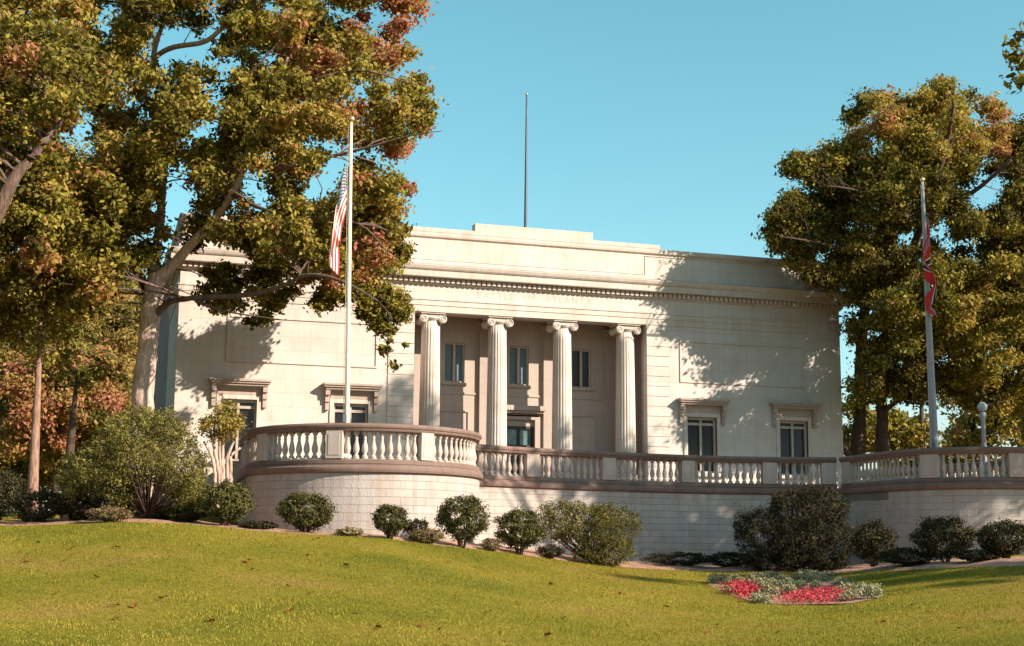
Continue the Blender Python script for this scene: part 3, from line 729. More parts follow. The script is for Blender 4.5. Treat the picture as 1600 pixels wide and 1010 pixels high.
# ------------------------------------------------------------------ big oak on the left
g0 = onD(216, 700, 42.35)
oak = empty('oak_tree', (float(g0[0]), float(g0[1]), float(gz(g0[0], g0[1]))), 'big spreading oak with pale forked trunk in front of the museum left corner', 'tree')
TB = MB(); TL = MB(); sk = []
sk += limb_px(TB, [(216, 790, 38.5, .42), (219, 700, 38.5, .34), (222, 640, 38.5, .30), (230, 540, 38.5, .28), (238, 470, 38.5, .27), (246, 425, 38.5, .24)], 16, .06, 1.10)
sk += limb_px(TB, [(244, 440, 38.5, .22), (275, 408, 38.2, .15), (325, 355, 37.5, .12), (362, 305, 37, .10), (392, 240, 36.5, .08), (420, 170, 36, .06), (450, 90, 36, .04)], 12, .08, 1.10)
sk += limb_px(TB, [(240, 450, 38.5, .20), (243, 400, 38.8, .14), (250, 340, 39, .12), (258, 250, 39, .10), (262, 160, 39, .09), (240, 90, 39, .08), (262, 20, 39, .05)], 12, .08, 1.10)
sk += limb_px(TB, [(240, 92, 39, .075), (265, 76, 38.2, .075), (320, 65, 37, .07), (352, 42, 36.5, .06), (400, 20, 36.5, .035)], 10, .06, 1.10)
sk += limb_px(TL, [(238, 470, 38.5, .16), (205, 410, 39.5, .10), (160, 370, 40, .08), (100, 340, 40, .06), (40, 300, 40, .04)], 10, .08, 1.10)
sk += limb_px(TL, [(236, 500, 38.5, .12), (262, 474, 38, .085), (300, 466, 37, .075), (380, 462, 36.2, .07), (440, 448, 35.5, .06), (480, 430, 35, .05), (530, 438, 34.5, .04), (590, 470, 34, .02)], 10, .08, 1.10)
sk += limb_px(TL, [(300, 466, 37, .05), (330, 480, 36.5, .04), (370, 490, 36, .025), (440, 500, 35.5, .012)], 8, .08, 1.10)
sk += limb_px(TL, [(392, 240, 36.5, .07), (430, 262, 36, .06), (500, 248, 35.5, .05), (570, 232, 35, .035), (640, 212, 34.6, .02), (690, 205, 34.4, .01)], 8, .06, 1.10)
sk += limb_px(TL, [(362, 305, 37, .07), (420, 330, 36, .05), (480, 340, 35.5, .04), (560, 350, 35, .03), (610, 400, 34.5, .015)], 8, .06, 1.10)
sk += limb_px(TL, [(420, 170, 36, .05), (480, 130, 35.5, .04), (560, 110, 35, .03), (640, 130, 35, .015)], 8, .06, 1.10)
sk += limb_px(TL, [(258, 250, 39, .07), (200, 200, 40, .06), (130, 160, 40, .04), (60, 120, 40, .02)], 8, .06, 1.10)
sk += limb_px(TL, [(262, 160, 39, .06), (310, 130, 38, .05), (380, 120, 37, .03), (440, 60, 36.5, .02)], 8, .06, 1.10)
POLY = [(-140, -90), (560, -90), (650, -30), (668, 15), (640, 50), (655, 95), (672, 150), (703, 185), (700, 232), (650, 225), (625, 255), (652, 290), (628, 335), (655, 345), (640, 375), (632, 415), (590, 440), (560, 400), (500, 430), (430, 395), (380, 372), (330, 392), (300, 400), (275, 372), (240, 420), (214, 470), (190, 490), (120, 500), (40, 510), (-120, 520)]
GAPS = [(275, 290, 26), (272, 340, 18), (335, 205, 12), (200, 158, 9), (410, 312, 18), (505, 285, 16), (522, 232, 12), (592, 30, 12), (300, 215, 9), (207, 470, 14), (360, 100, 8), (250, 60, 16), (300, 72, 16), (330, 58, 14), (645, 250, 12), (225, 440, 20)]
WARM = [(570, 50, 18, .84), (640, 110, 16, .86), (530, 190, 16, .84), (655, 210, 16, .82), (400, 330, 18, .82), (430, 120, 16, .82), (350, 200, 14, .8), (100, 300, 20, .8), (60, 420, 20, .82), (160, 430, 22, .84), (250, 130, 14, .8), (45, 105, 26, .84), (25, 110, 18, .84), (98, 138, 16, .84), (500, 100, 30, .80), (515, 110, 18, .86), (555, 155, 26, .88), (600, 60, 34, .84), (608, 245, 24, .90), (625, 275, 28, .90), (585, 385, 26, .84), (120, 50, 40, .66), (200, 200, 60, .60), (150, 220, 50, .60), (420, 60, 50, .60), (460, 200, 40, .58), (470, 250, 30, .60), (120, 180, 40, .7), (170, 60, 60, .58), (560, 300, 20, .8)]
ob = blobs_px(POLY, 41.8, 4.6, 950, 27, GAPS, WARM, 5, .40, .17)
LOW = [([(388, 335), (470, 335), (505, 400), (440, 428), (392, 400)], 34.8, 1.0, 13, 22),
       ([(300, 425), (360, 400), (430, 395), (500, 410), (560, 420), (600, 400), (640, 400), (610, 445), (560, 470), (500, 490), (470, 470), (440, 505), (350, 515), (320, 490), (280, 470)], 40.5, 2.0, 44, 21),
       ([(480, 380), (560, 350), (640, 345), (640, 400), (610, 430), (560, 440), (500, 430)], 42.4, 1.5, 34, 24),
       ([(555, 430), (615, 440), (650, 470), (640, 500), (600, 535), (560, 510)], 40, 1.2, 20, 20),
       ([(345, 340), (420, 330), (500, 345), (520, 400), (420, 410), (350, 380)], 41.5, 1.6, 30, 24),
       ([(585, 530), (640, 520), (645, 560), (605, 585)], 34.2, .5, 4, 11)]
ob = [(c_, r_, t_+(.10 if proj(c_)[0] > 430 else 0)) for c_, r_, t_ in ob]
for i, (P_, D_, A_, n_, r_) in enumerate(LOW):
    ob += blobs_px(P_, D_*1.10, A_, int(n_*1.7), r_*.9, [(282, 420, 16), (300, 440, 12)], [(585, 425, 18, .86), (500, 425, 22, .86), (520, 400, 14, .88), (440, 350, 40, .58)], 20+i, .36, .14)
twigs(TL, ob, sk, .25, .02)
TB.build('trunk', M['bark'], oak, True); TL.build('limbs', M['bark_brown'], oak, True)
crown_from(ob, 430, .155, M['leaf'], oak)
print('oak leaves', len(oak.children[2].data.polygons))

# tree on the far left, mostly outside the frame: a pale limb crosses the corner
g1 = onD(-60, 760, 36)
t2 = empty('oak_tree', (float(g1[0]), float(g1[1]), float(gz(g1[0], g1[1]))), 'tree at the left edge of which a pale slanting limb is seen', 'tree')
TB = MB(); sk = limb_px(TB, [(-60, 800, 36, .36), (-62, 600, 36, .30), (-40, 420, 36, .24), (15, 292, 35.5, .17), (42, 255, 35.4, .13), (75, 215, 35.4, .09), (105, 180, 35.6, .05)], 12, .05)
b2 = blobs_px([(-200, 20), (120, 20), (190, 110), (150, 190), (60, 190), (10, 240), (-30, 300), (-120, 420), (-240, 380)], 35.0, 2.0, 110, 34, (), [(40, 105, 30, .84)], 9, .30, .14)
twigs(TB, b2, sk, .4); TB.build('trunk', M['bark_brown'], t2, True); crown_from(b2, 170, .155, M['leaf'], t2)

# ------------------------------------------------------------------ tall tree on the right
gx = onY(1345, 700, 50.5)
rt = empty('oak_tree', (float(gx[0]), 50.5, ZF-.02), 'tall dense dark oak beside the museum right corner behind the red flag', 'tree')
TB = MB(); sk = []
sk += limb_px(TB, [(1340, 722, 60, .36), (1343, 660, 60, .27), (1345, 560, 60, .24), (1355, 450, 58, .20), (1375, 350, 57, .15), (1390, 230, 56, .09)], 12, .06)
sk += limb_px(TB, [(1380, 715, 60, .30), (1378, 640, 60, .24), (1380, 560, 60, .22), (1410, 430, 58, .19), (1450, 330, 56, .15), (1480, 220, 55, .09), (1490, 160, 54, .05)], 12, .06)
sk += limb_px(TB, [(1380, 645, 60, .12), (1405, 625, 59, .10), (1440, 612, 58, .07), (1480, 590, 57, .05)], 8, .06)
sk += limb_px(TB, [(1318, 700, 59, .12), (1330, 716, 59.5, .2), (1340, 722, 60, .3)], 8, .06)
sk += limb_px(TB, [(1410, 430, 58, .12), (1350, 400, 55, .08), (1280, 380, 53, .05), (1220, 370, 52, .02)], 8, .06)
sk += limb_px(TB, [(1440, 350, 56, .12), (1400, 330, 54, .07), (1345, 300, 53, .05), (1290, 290, 52, .02)], 8, .06)
sk += limb_px(TB, [(1450, 330, 56, .12), (1520, 300, 55, .09), (1580, 250, 54, .05)], 8, .06)
RP = [(1190, 368), (1202, 330), (1218, 318), (1215, 262), (1240, 235), (1268, 245), (1290, 225), (1320, 215), (1322, 170), (1352, 135), (1390, 128), (1420, 150), (1450, 122), (1490, 118), (1525, 140), (1560, 150), (1575, 185), (1640, 190), (1760, 220), (1800, 420), (1760, 640), (1620, 640), (1560, 660), (1500, 640), (1460, 610), (1440, 640), (1400, 625), (1330, 655), (1322, 560), (1322, 470), (1250, 440), (1215, 405)]
RG = [(1540, 300, 20), (1560, 285, 12), (1520, 315, 12), (1428, 372, 10), (1480, 385, 8), (1250, 285, 6), (1520, 380, 8)]
RW = [(1560, 205, 26, .84), (1530, 230, 24, .84), (1400, 180, 50, .60), (1480, 170, 60, .60), (1365, 200, 40, .62), (1500, 210, 40, .66), (1570, 480, 60, .58), (1540, 540, 60, .56), (1265, 440, 25, .8)]
def right_depth(u):
    w = ray(u, 400); k_ = float(smooth((u-1290)/130)); return (47.2+.9*k_)*math.hypot(w[0], w[1])/w[1], 1.7+4.6*k_
rbz = blobs_px(RP, right_depth, 0, 1050, 23, RG, RW, 8, .28, .15)
# masses overhanging the museum keep in front of its wall
rbz = [q for q in rbz if not (q[0][1] > 49.0 and q[0][0] < 30.2+q[1])]
twigs(TB, rbz, sk, .2, .02); TB.build('trunk', M['bark_dark'], rt, True)
crown_from(rbz, 400, .16, M['leaf'], rt)
# crown masses hanging over the roof end and shading the right wing
print('right leaves', len(rt.children[1].data.polygons))

# big tree outside the frame on the right: its leaves touch the picture edge and its shade falls over the terrace
def freetree(name, base, trunk_h, blobs, per, leaf, mat, bk, label, r0=.35, group=None, seed=0):
    root = empty(name, base, label, 'tree', group); TB = MB(); rr = random.Random(seed)
    x, y, z = base; top = max(q[0][2] for q in blobs); q = []
    for i in range(9):
        t = i/8; q.append(np.array([x+.25*math.sin(3*t+seed), y+.25*math.cos(2*t+seed), z-.3+(top*.92-z)*t, r0*(1-.85*t)+.02]))
    TB.tube([tuple(p[:3]) for p in q], [p[3] for p in q], 12)
    for (c, r, t) in blobs:
        if rr.random() > .5: continue
        zz = max(z+trunk_h, c[2]-abs(np.hypot(c[0]-x, c[1]-y))*.7); i = min(range(9), key=lambda k: abs(q[k][2]-zz)); a = q[i][:3]
        m_ = (a+c)/2+np.array([0, 0, -.25]); TB.tube([tuple(a), tuple(m_), tuple(c)], [max(.02, q[i][3]*.35), max(.015, q[i][3]*.2), .008], 6)
    TB.build('trunk', bk, root, True); crown_from(blobs, per, leaf, mat, root); return root
def ellblobs(c, rad, n, r, seed, base=.36, spread=.15, shell=.5):
    rr = np.random.default_rng(seed); out_ = []
    for _ in range(n):
        d = rr.normal(size=3); d /= np.linalg.norm(d); k = rr.uniform(shell, 1)
        out_.append((np.array(c)+d*np.array(rad)*k, r*rr.uniform(.7, 1.3), rr.normal(base, spread)))
    return out_
sb = ellblobs((36.2, 28.5, 15.5), (6.3, 5.0, 8.0), 135, 1.05, 31, .34, .15, .25)
sb += ellblobs((32.6, 28.8, 22.6), (1.7, 1.2, 1.8), 12, .8, 44, .34, .12, .2)
sb += [(np.array(onD(u, v, 38.)), .42, .3) for u, v in ((1592, 60), (1588, 90), (1590, 125), (1600, 100))]
sb += [(np.array(onD(u, v, 38.5)), .6, .3) for u, v in ((1640, 40), (1650, 110), (1700, 80), (1690, 150))]
freetree('oak_tree', (37.5, 28.5, float(gz(37.5, 28.5))), 6, sb, 95, .24, M['leaf'], M['bark_dark'], 'large oak just outside the right edge, only a few leaves of it in view', .45, None, 3)

s3 = ellblobs((34.6, 15.6, 11.8), (4.6, 4.4, 4.2), 62, .8, 37, .34, .15, .2)
freetree('oak_tree', (34.9, 16.4, float(gz(34.9, 16.4))), 6, s3, 95, .22, M['leaf'], M['bark_dark'], 'smaller oak beyond the right edge whose shade streaks the lawn', .3, None, 5)
# ------------------------------------------------------------------ woods behind on the left
AUT = 'autumn trees behind the left shrubs'
def pxtree(name, u, vb, D, poly, n, rpx, seed, mat, bk, label, r0, base=.5, spread=.2, leaf=.2, per=90, top=None, amp=3, lean=0, warm=()):
    p = onD(u, vb, D); root = empty(name, (float(p[0]), float(p[1]), float(gz(p[0], p[1]))), label, 'tree', AUT if mat is M['autumn'] else None)
    z0 = float(gz(p[0], p[1])); TB = MB(); bl = blobs_px(poly, D, amp, n, rpx, (), warm, seed, base, spread)
    tv = top or min(q[1] for q in poly)+30
    P = [np.array([p[0], p[1], z0-.2, r0*1.25])]
    for t in (.12, .35, .6, .85, 1.0):
        w = onD(u+lean*t, vb+(tv-vb)*t, D); P.append(np.array([w[0], w[1], w[2], r0*(1-.7*t)]))
    TB.tube([tuple(q[:3]) for q in P], [q[3] for q in P], 10); twigs(TB, bl, P, .5, .04, seed)
    TB.build('trunk', bk, root, True); crown_from(bl, per, leaf, mat, root); return root
pxtree('pine_tree', 50, 790, 42, [(-20, 470), (60, 440), (140, 470), (150, 540), (90, 560), (70, 600), (20, 560), (-20, 540)], 26, 22, 41, M['leaf'], M['bark_pine'], 'slim tree with a reddish trunk lit above and dark below at the left edge', .17, .42, .15, .15, 110, 500, 2, 14)
pxtree('bare_stub_tree', 108, 720, 46, [(80, 560), (120, 520), (170, 560), (150, 620), (100, 640)], 9, 20, 42, M['leaf'], M['bark_dark'], 'dark broken trunk leaning right among the orange trees', .16, .5, .12, .17, 80, 590, 1.5, 12)
au = [(-40, 720, 88, [(-160, 420), (40, 400), (120, 470), (110, 640), (20, 720), (-160, 700)], 90, 30, .62, 'autumn tree with russet leaves farthest left behind the slim trunk'),
      (150, 700, 92, [(60, 480), (130, 440), (230, 470), (260, 560), (240, 680), (120, 700), (60, 640)], 95, 30, .66, 'autumn tree with orange leaves between the dark stub and the oak trunk'),
      (230, 690, 96, [(160, 440), (240, 430), (330, 470), (330, 600), (260, 680), (150, 680)], 60, 34, .72, 'pinkish autumn tree seen close left of the oak trunk'),
      (90, 710, 84, [(0, 560), (100, 520), (220, 560), (220, 700), (100, 740), (0, 720)], 80, 30, .80, 'pink and rust low tree deep in the background at left'),
      (-20, 700, 112, [(-160, 200), (100, 180), (220, 300), (240, 480), (140, 560), (-160, 560)], 100, 48, .30, 'dark tall tree filling the background at far left'),
      (60, 730, 104, [(-120, 560), (140, 540), (360, 600), (360, 740), (-120, 800)], 260, 34, .66, 'hazy belt of far autumn trees low at left')]
for i, (u, vb, D, poly, n, r, base, lab) in enumerate(au):
    pxtree('autumn_tree', u, vb, D, poly, n, r, 50+i, M['autumn'], M['bark_dark'], lab, .2, base*.60, .22, .25, 120, None, 4, 5)
# behind the right terrace
rg = [(1440, 700, 78, [(1314, 600), (1400, 640), (1460, 655), (1470, 705), (1400, 712), (1314, 712)], 70, 22, .50, 'low yellowish shrubby tree behind the right balustrade beside the twin trunks'),
      (1520, 700, 84, [(1460, 600), (1530, 590), (1600, 580), (1640, 700), (1560, 712), (1470, 712)], 60, 24, .55, 'pale green background tree behind the globe lamp'),
      (1620, 690, 70, [(1560, 560), (1700, 540), (1760, 680), (1600, 712), (1575, 640)], 60, 26, .50, 'leafy background tree at the right picture edge')]
for i, (u, vb, D, poly, n, r, base, lab) in enumerate(rg):
    p = onD(u, vb, D); root = empty('background_tree', (float(p[0]), float(p[1]), ZF-.1), lab, 'tree')
    bl = blobs_px(poly, D, 3, n, r, (), (), 70+i, base, .15); TB = MB()
    TB.tube([(p[0], p[1], ZF-.1), tuple(onD(u, (vb+poly[0][1])/2, D)), tuple(onD(u, poly[0][1], D))], [.2, .14, .05], 8); TB.build('trunk', M['bark_dark'], root, True)
    crown_from(bl, 55, .28, M['leaf'], root)

# far belt of woods behind the terrace
def belt(name, a0, a1, D0, D1, h0, h1, n, leaf, tint, label):
    a = rng.uniform(a0, a1, n); D_ = rng.uniform(D0, D1, n); top = h0+(h1-h0)*(.5+.3*np.sin(a*37)+.2*np.sin(a*83+1))
    z = ZF-1.2+rng.uniform(0, 1, n)**.8*(top); P = np.stack([D_*np.sin(a), D_*np.cos(a), z], -1)
    o = leaf_object(name, P, leaf, rng.normal(tint, .16, n)+.1*np.sin(a*60), M['leaf'], None, .3); tag(o, label, 'woods', None, 'stuff')
belt('distant_woods', .56, 1.0, 84, 92, 4.6, 6.2, 26000, .42, .40, 'low dark belt of woods far behind the right terrace seen between the balusters')
belt('sky_blocker_woods', -.75, -.085, 46, 60, 13.5, 17, 30000, .45, .35, 'unseen woods added beyond the left picture edge to block sky light from the museum side wall')  # out of view, added to keep sky light off the left side wall
belt('distant_woods', -.12, .085, 106, 114, 8, 10, 12000, .45, .50, 'far belt of woods low behind the autumn trees at left')
# ------------------------------------------------------------------ shrubs
def shrub(name, u, vb, vt, wpx, D, n, leaf, mat, label, cat='shrub', group=None, stem=.12, base=.5, spread=.18, squash=1.0, lump=.2, seed=0, stems=5, below=.1, up=.4, dy=None):
    """rounded shrub: foot at pixel (u, vb), top at vt, width wpx, standing on the bed"""
    p = onD(u, vb, D); z0 = float(gz(p[0], p[1])); H = float(onD(u, vt, D)[2])-z0; Wd = wpx*D/FPX
    root = empty(name, (float(p[0]), float(p[1]), z0), label, cat, group)
    rr = np.random.default_rng(seed+100); n = int(n*1.35)
    rz = H*(1-below)/2; cz = z0+H-rz; k = n
    d = rr.normal(size=(k, 3)); d /= np.linalg.norm(d, axis=1, keepdims=True)
    f1 = rr.uniform(2.5, 6, 6); ph = rr.uniform(0, 6.3, 6)
    w = sum(np.sin(d[:, i % 3]*f1[i]*1.6+ph[i]+d[:, (i+1) % 3]*3) for i in range(6))/6
    rad = (rr.uniform(.35, 1, k)**.35)*(1+lump*w*2)
    yd = dy if dy else Wd*.42
    nc = 85; dc = rr.normal(size=(nc, 3)); dc /= np.linalg.norm(dc, axis=1, keepdims=True); rc = rr.uniform(.45, 1.0, nc)**.5*.92
    ci = rr.integers(0, nc, k); loose = rr.random(k) < .25
    d = np.where(loose[:, None], d*rad[:, None], dc[ci]*rc[ci][:, None]*(1+lump*w[ci % k])[:, None]+rr.normal(0, .085, (k, 3)))
    ctint = rr.normal(0, .07, nc)
    P = np.stack([p[0]+d[:, 0]*Wd/2, p[1]+d[:, 1]*yd, cz+d[:, 2]*rz*squash], -1)
    low = (P[:, 2]-z0)/max(H, .1); nar = np.clip(.45+low*1.6, .45, 1)         # narrower at the foot
    P[:, 0] = p[0]+(P[:, 0]-p[0])*nar; P[:, 1] = p[1]+(P[:, 1]-p[1])*nar
    tint = rr.normal(base, spread*.8, len(P))+ctint[ci]; keep = P[:, 2] > z0+.01; P = P[keep]; tint = tint[keep]
    ov = (P-np.array([p[0], p[1], cz])); ov /= np.linalg.norm(ov, axis=1, keepdims=True)+1e-6
    leaf_object('foliage', P, leaf, tint, mat, root, up, ov*.8)
    TB = MB()
    for s in range(stems):
        a = s*2.4+seed; e = np.array([p[0]+math.cos(a)*Wd*.28, p[1]+math.sin(a)*yd*.5, z0+H*.62])
        TB.tube([(p[0]+math.cos(a)*.04, p[1]+math.sin(a)*.04, z0-.05), tuple((np.array([p[0], p[1], z0])+e)/2+np.array([0, 0, .06])), tuple(e)], [stem*.25, stem*.18, .008], 6)
    TB.build('stems', M['bark_dark'], root, True)
    return root
SH = [(350, 826, 752, 84, 33.9, 9000, .055, 'shrub', 'rounded grey-green shrub nearest the left bastion on its left side', .62),
      (478, 836, 769, 86, 34.0, 9500, .052, 'shrub', 'rounded boxwood under the left bastion balustrade, left of its pier', .55),
      (610, 842, 788, 58, 34.3, 5500, .05, 'shrub', 'smallest upright boxwood before the left bastion', .5),
      (722, 855, 774, 82, 35.6, 9500, .052, 'shrub', 'tallest top-heavy boxwood where the left bastion meets the straight wall', .5),
      (812, 868, 797, 84, 37.6, 9500, .055, 'shrub', 'rounded boxwood left of the spreading juniper', .52),
      (1365, 886, 815, 78, 41.6, 6500, .06, 'yew', 'dark rounded shrub close right of the big dark yew', .5),
      (1478, 882, 806, 96, 39.4, 9000, .06, 'yew', 'broad dark boxwood below the right bastion pier', .6),
      (1572, 886, 812, 84, 38.6, 8000, .06, 'yew', 'dark boxwood cut by the right picture edge', .55)]
for i, (u, vb, vt, w, D, n, lf, mt_, lab, ba_) in enumerate(SH):
    shrub('boxwood_shrub', u, vb, vt, w, D, n, lf, M[mt_], lab, seed=i, base=ba_)
# low mounds
LM = [(652, 845, 810, 40, 35.1, 2600, .045, 'yew', 'small purplish dark bush tucked right of the smallest boxwood', .5, 'low_shrub'),
      (668, 850, 826, 52, 34.8, 2400, .045, 'dry', 'low dry greyish mound in front of the small dark bush', .4, 'low_shrub'),
      (545, 841, 825, 44, 34.0, 900, .07, 'dry', 'tuft of dry straw-coloured grass between two boxwoods', .7, 'grass_tuft'),
      (768, 862, 840, 36, 36.6, 1500, .04, 'dry', 'tiny brownish bush between two rounded boxwoods', .3, 'low_shrub'),
      (402, 833, 814, 60, 34.0, 2200, .045, 'yew', 'low dark groundcover at the shaded foot of the left bastion', .35, 'low_shrub'),
      (170, 818, 792, 66, 33.9, 3000, .05, 'dry', 'low pale brownish bush at the foot of the big juniper', .35, 'low_shrub'),
      (125, 812, 770, 76, 35.4, 4000, .055, 'yew', 'dark low bush left of the big juniper', .5, 'low_shrub'),
      (55, 822, 764, 96, 35.6, 5000, .055, 'yew', 'dark low hedge bush in the left corner', .6, 'low_shrub'),
      (-10, 824, 728, 100, 36.4, 4000, .055, 'yew', 'dark hedge bush cut by the left picture edge', .6, 'low_shrub'),
      (1060, 886, 862, 110, 42.6, 4000, .05, 'yew', 'low reddish dark hedge under the straight wall', .35, 'low_shrub'),
      (1140, 892, 862, 80, 42.6, 3500, .05, 'yew', 'low dark hedge touching the big dark yew', .35, 'low_shrub'),
      (1420, 888, 856, 90, 39.6, 4000, .05, 'yew', 'low dark hedge between the two right boxwoods', .4, 'low_shrub'),
      (1530, 886, 858, 70, 38.4, 3000, .05, 'yew', 'low dark hedge beneath the last two boxwoods at right', .4, 'low_shrub'),
      (860, 868, 850, 46, 38.8, 1800, .045, 'yew', 'little dark bush between the boxwood and the spreading juniper', .4, 'low_shrub'),
      (250, 818, 790, 80, 35.2, 3500, .055, 'yew', 'dark understorey bush beneath the big juniper', .35, 'low_shrub'),
      (290, 822, 786, 60, 34.6, 3000, .055, 'shrub', 'ragged green bush between the big juniper and the grey-green shrub', .4, 'low_shrub')]
for i, (u, vb, vt, w, D, n, lf, mt_, lab, ba_, nm) in enumerate(LM):
    shrub(nm, u, vb, vt, w, D, n, lf, M[mt_], lab, 'shrub' if nm != 'grass_tuft' else 'grass', seed=30+i, base=ba_, stems=3, below=0, stem=.06, up=1.2 if nm == 'grass_tuft' else .4)
# spreading conifers built from sprays
def sprays(name, u, vb, D, poly, n, slen, leaf, mat, label, amp, base=.5, per=70, stems=6, seed=0, sr=.06, rise=.55, spread=.16, bk='bark_dark'):
    p = onD(u, vb, D); z0 = float(gz(p[0], p[1])); root = empty(name, (float(p[0]), float(p[1]), z0), label, 'shrub')
    r = random.Random(seed); xs = [q[0] for q in poly]; ys = [q[1] for q in poly]; cs = []; ts = []; TB = MB(); k = 0; made = 0
    foot = np.array([p[0], p[1], z0+.05])
    while made < n and k < n*50:
        k += 1; uu = r.uniform(min(xs), max(xs)); vv = r.uniform(min(ys), max(ys))
        if not inpoly(uu, vv, poly): continue
        e = edist(uu, vv, poly); dd = amp*min(1, math.sqrt(e/45))*r.uniform(-1, 1); c = onD(uu, vv, D+dd)
        if c[2] < gz(c[0], c[1])+.03: continue
        made += 1; out_ = c-foot; out_[2] *= .5; out_ /= np.linalg.norm(out_)+1e-6; out_ += np.array([r.gauss(0, .35), r.gauss(0, .35), rise*r.uniform(.3, 1.2)]); out_ /= np.linalg.norm(out_)
        L = slen*r.uniform(.6, 1.3); t = rng.uniform(0, 1, per); rad = sr*(1-t*.8)*L/slen*2.2
        q = c+np.outer(t-.6, out_)*L+rng.normal(size=(per, 3))*rad[:, None]; q[:, 2] -= .12*L*t**2
        tn = r.gauss(base, spread); cs.append(q); ts.append(tn+rng.normal(0, .12, per)+.12*(t-.4))
        if r.random() < .12: TB.tube([tuple(foot), tuple((foot+c)/2+np.array([0, 0, -.06])), tuple(c)], [.035, .022, .006], 5)
    leaf_object('foliage', np.concatenate(cs), leaf, np.concatenate(ts), mat, root, .5, None, .30)
    TB.build('stems', M[bk], root, True); return root
sprays('juniper_shrub', 925, 876, 40.0, [(843, 795), (870, 782), (905, 785), (935, 790), (965, 788), (990, 800), (1005, 815), (998, 835), (985, 850), (990, 872), (960, 884), (925, 882), (900, 872), (895, 850), (860, 842), (848, 820)], 420, .26, .07, M['juniper'], 'spreading green juniper with layered sprays in front of the straight wall', 1.3, .5, 60, 6, 1, rise=.22)
sprays('juniper_shrub', 230, 812, 35.0, [(88, 752), (112, 710), (150, 690), (172, 650), (215, 640), (250, 638), (285, 655), (310, 690), (322, 730), (318, 775), (312, 800), (285, 800), (272, 768), (245, 752), (215, 762), (200, 792), (165, 802), (150, 772), (120, 768), (105, 782)], 680, .30, .08, M['juniper'], 'huge sprawling yellow-green juniper covering the foot of the oak', 2.0, .66, 60, 8, 2, rise=.3, spread=.2)
sprays('yew_shrub', 1245, 894, 41.2, [(1155, 800), (1200, 795), (1215, 770), (1250, 762), (1300, 762), (1325, 790), (1318, 815), (1335, 840), (1330, 880), (1290, 896), (1230, 898), (1170, 888), (1150, 860), (1150, 815)], 760, .23, .075, M['yew'], 'biggest dark yew mass between the flower bed and the wall', 1.5, .40, 60, 6, 3, rise=.5)
# multi-stemmed small tree by the bastion
p = onD(345, 790, 38.0); z0 = float(gz(p[0], p[1])); ms = empty('shrub_tree', (float(p[0]), float(p[1]), z0), 'small multi-stemmed tree with a round head left of the bastion balustrade', 'tree')
TB = MB(); sk = []
for du, tu, tv in ((-6, 318, 690), (-2, 330, 680), (2, 350, 676), (6, 366, 690), (9, 376, 700), (0, 342, 660)):
    sk += limb_px(TB, [(345+du, 800, 38.0, .06), (346+du*1.6, 750, 38.0, .055), ((345+tu)/2, 715, 38.0, .05), (tu, tv, 38.0, .03)], 8, .1)
bl = blobs_px([(306, 668), (315, 640), (345, 622), (378, 628), (386, 660), (372, 684), (340, 700), (308, 692)], 38.0, .9, 42, 15, (), (), 77, .55, .1)
twigs(TB, bl, sk, .5, .02); TB.build('stems', M['bark'], ms, True); crown_from(bl, 330, .085, M['leaf'], ms, 'foliage')

# ------------------------------------------------------------------ flower bed on the lawn
FB = []
fb_poly = [(1105, 915), (1125, 903), (1180, 905), (1240, 903), (1290, 900), (1320, 912), (1372, 918), (1378, 935), (1330, 944), (1240, 946), (1180, 943), (1140, 930)]
p = onG(1240, 925)
k = 0; v = []; f = []
pts = [onG(u, vv) for u, vv in fb_poly]; cen = sum(pts)/len(pts)
v = [(float(q[0]), float(q[1]), float(gz(q[0], q[1]))+.012) for q in pts]+[(float(cen[0]), float(cen[1]), float(gz(cen[0], cen[1]))+.05)]
b = MB(); b.v = v; b.f = [(i, (i+1) % len(pts), len(pts)) for i in range(len(pts))]; tag(b.build('flower_bed_soil', M['soil']), kind='structure')
pr_ = None; r = random.Random(5); cnt = 0
PINK = [([(1140, 918), (1180, 914), (1188, 930), (1165, 940), (1140, 930)], 'left'), ([(1230, 934), (1260, 924), (1310, 926), (1330, 940), (1280, 947), (1228, 946)], 'right')]
while cnt < 74:
    u = r.uniform(1105, 1378); vv = r.uniform(902, 944)
    if not inpoly(u, vv, fb_poly) or any(inpoly(u, vv, P_) for P_, _ in PINK): continue
    q = onG(u, vv); z = float(gz(q[0], q[1])); cnt += 1
    if pr_ is None or cnt % 19 == 0:
        nn = 260; d = rng.normal(size=(nn, 3)); d /= np.linalg.norm(d, axis=1, keepdims=True); P_ = d*rng.uniform(.3, 1, (nn, 1))*np.array([.20, .20, .11])+np.array([0, 0, .09]); P_ = P_[P_[:, 2] > 0]
        o = leaf_object('silver_plant', P_, .05, rng.normal(.5, .2, len(P_)), M['silver'], None, .6); pr_ = o; o.location = (q[0], q[1], z)
    else:
        o = pr_.copy(); C.objects.link(o); o.location = (q[0], q[1], z); s_ = r.uniform(.75, 1.3); o.scale = (s_, s_, s_*r.uniform(.8, 1.3)); o.rotation_euler = (0, 0, r.uniform(0, 6))
    tag(o, 'low silvery-leaved bedding plant in the flower bed on the lawn', 'plant', 'silvery bedding plants in the flower bed')
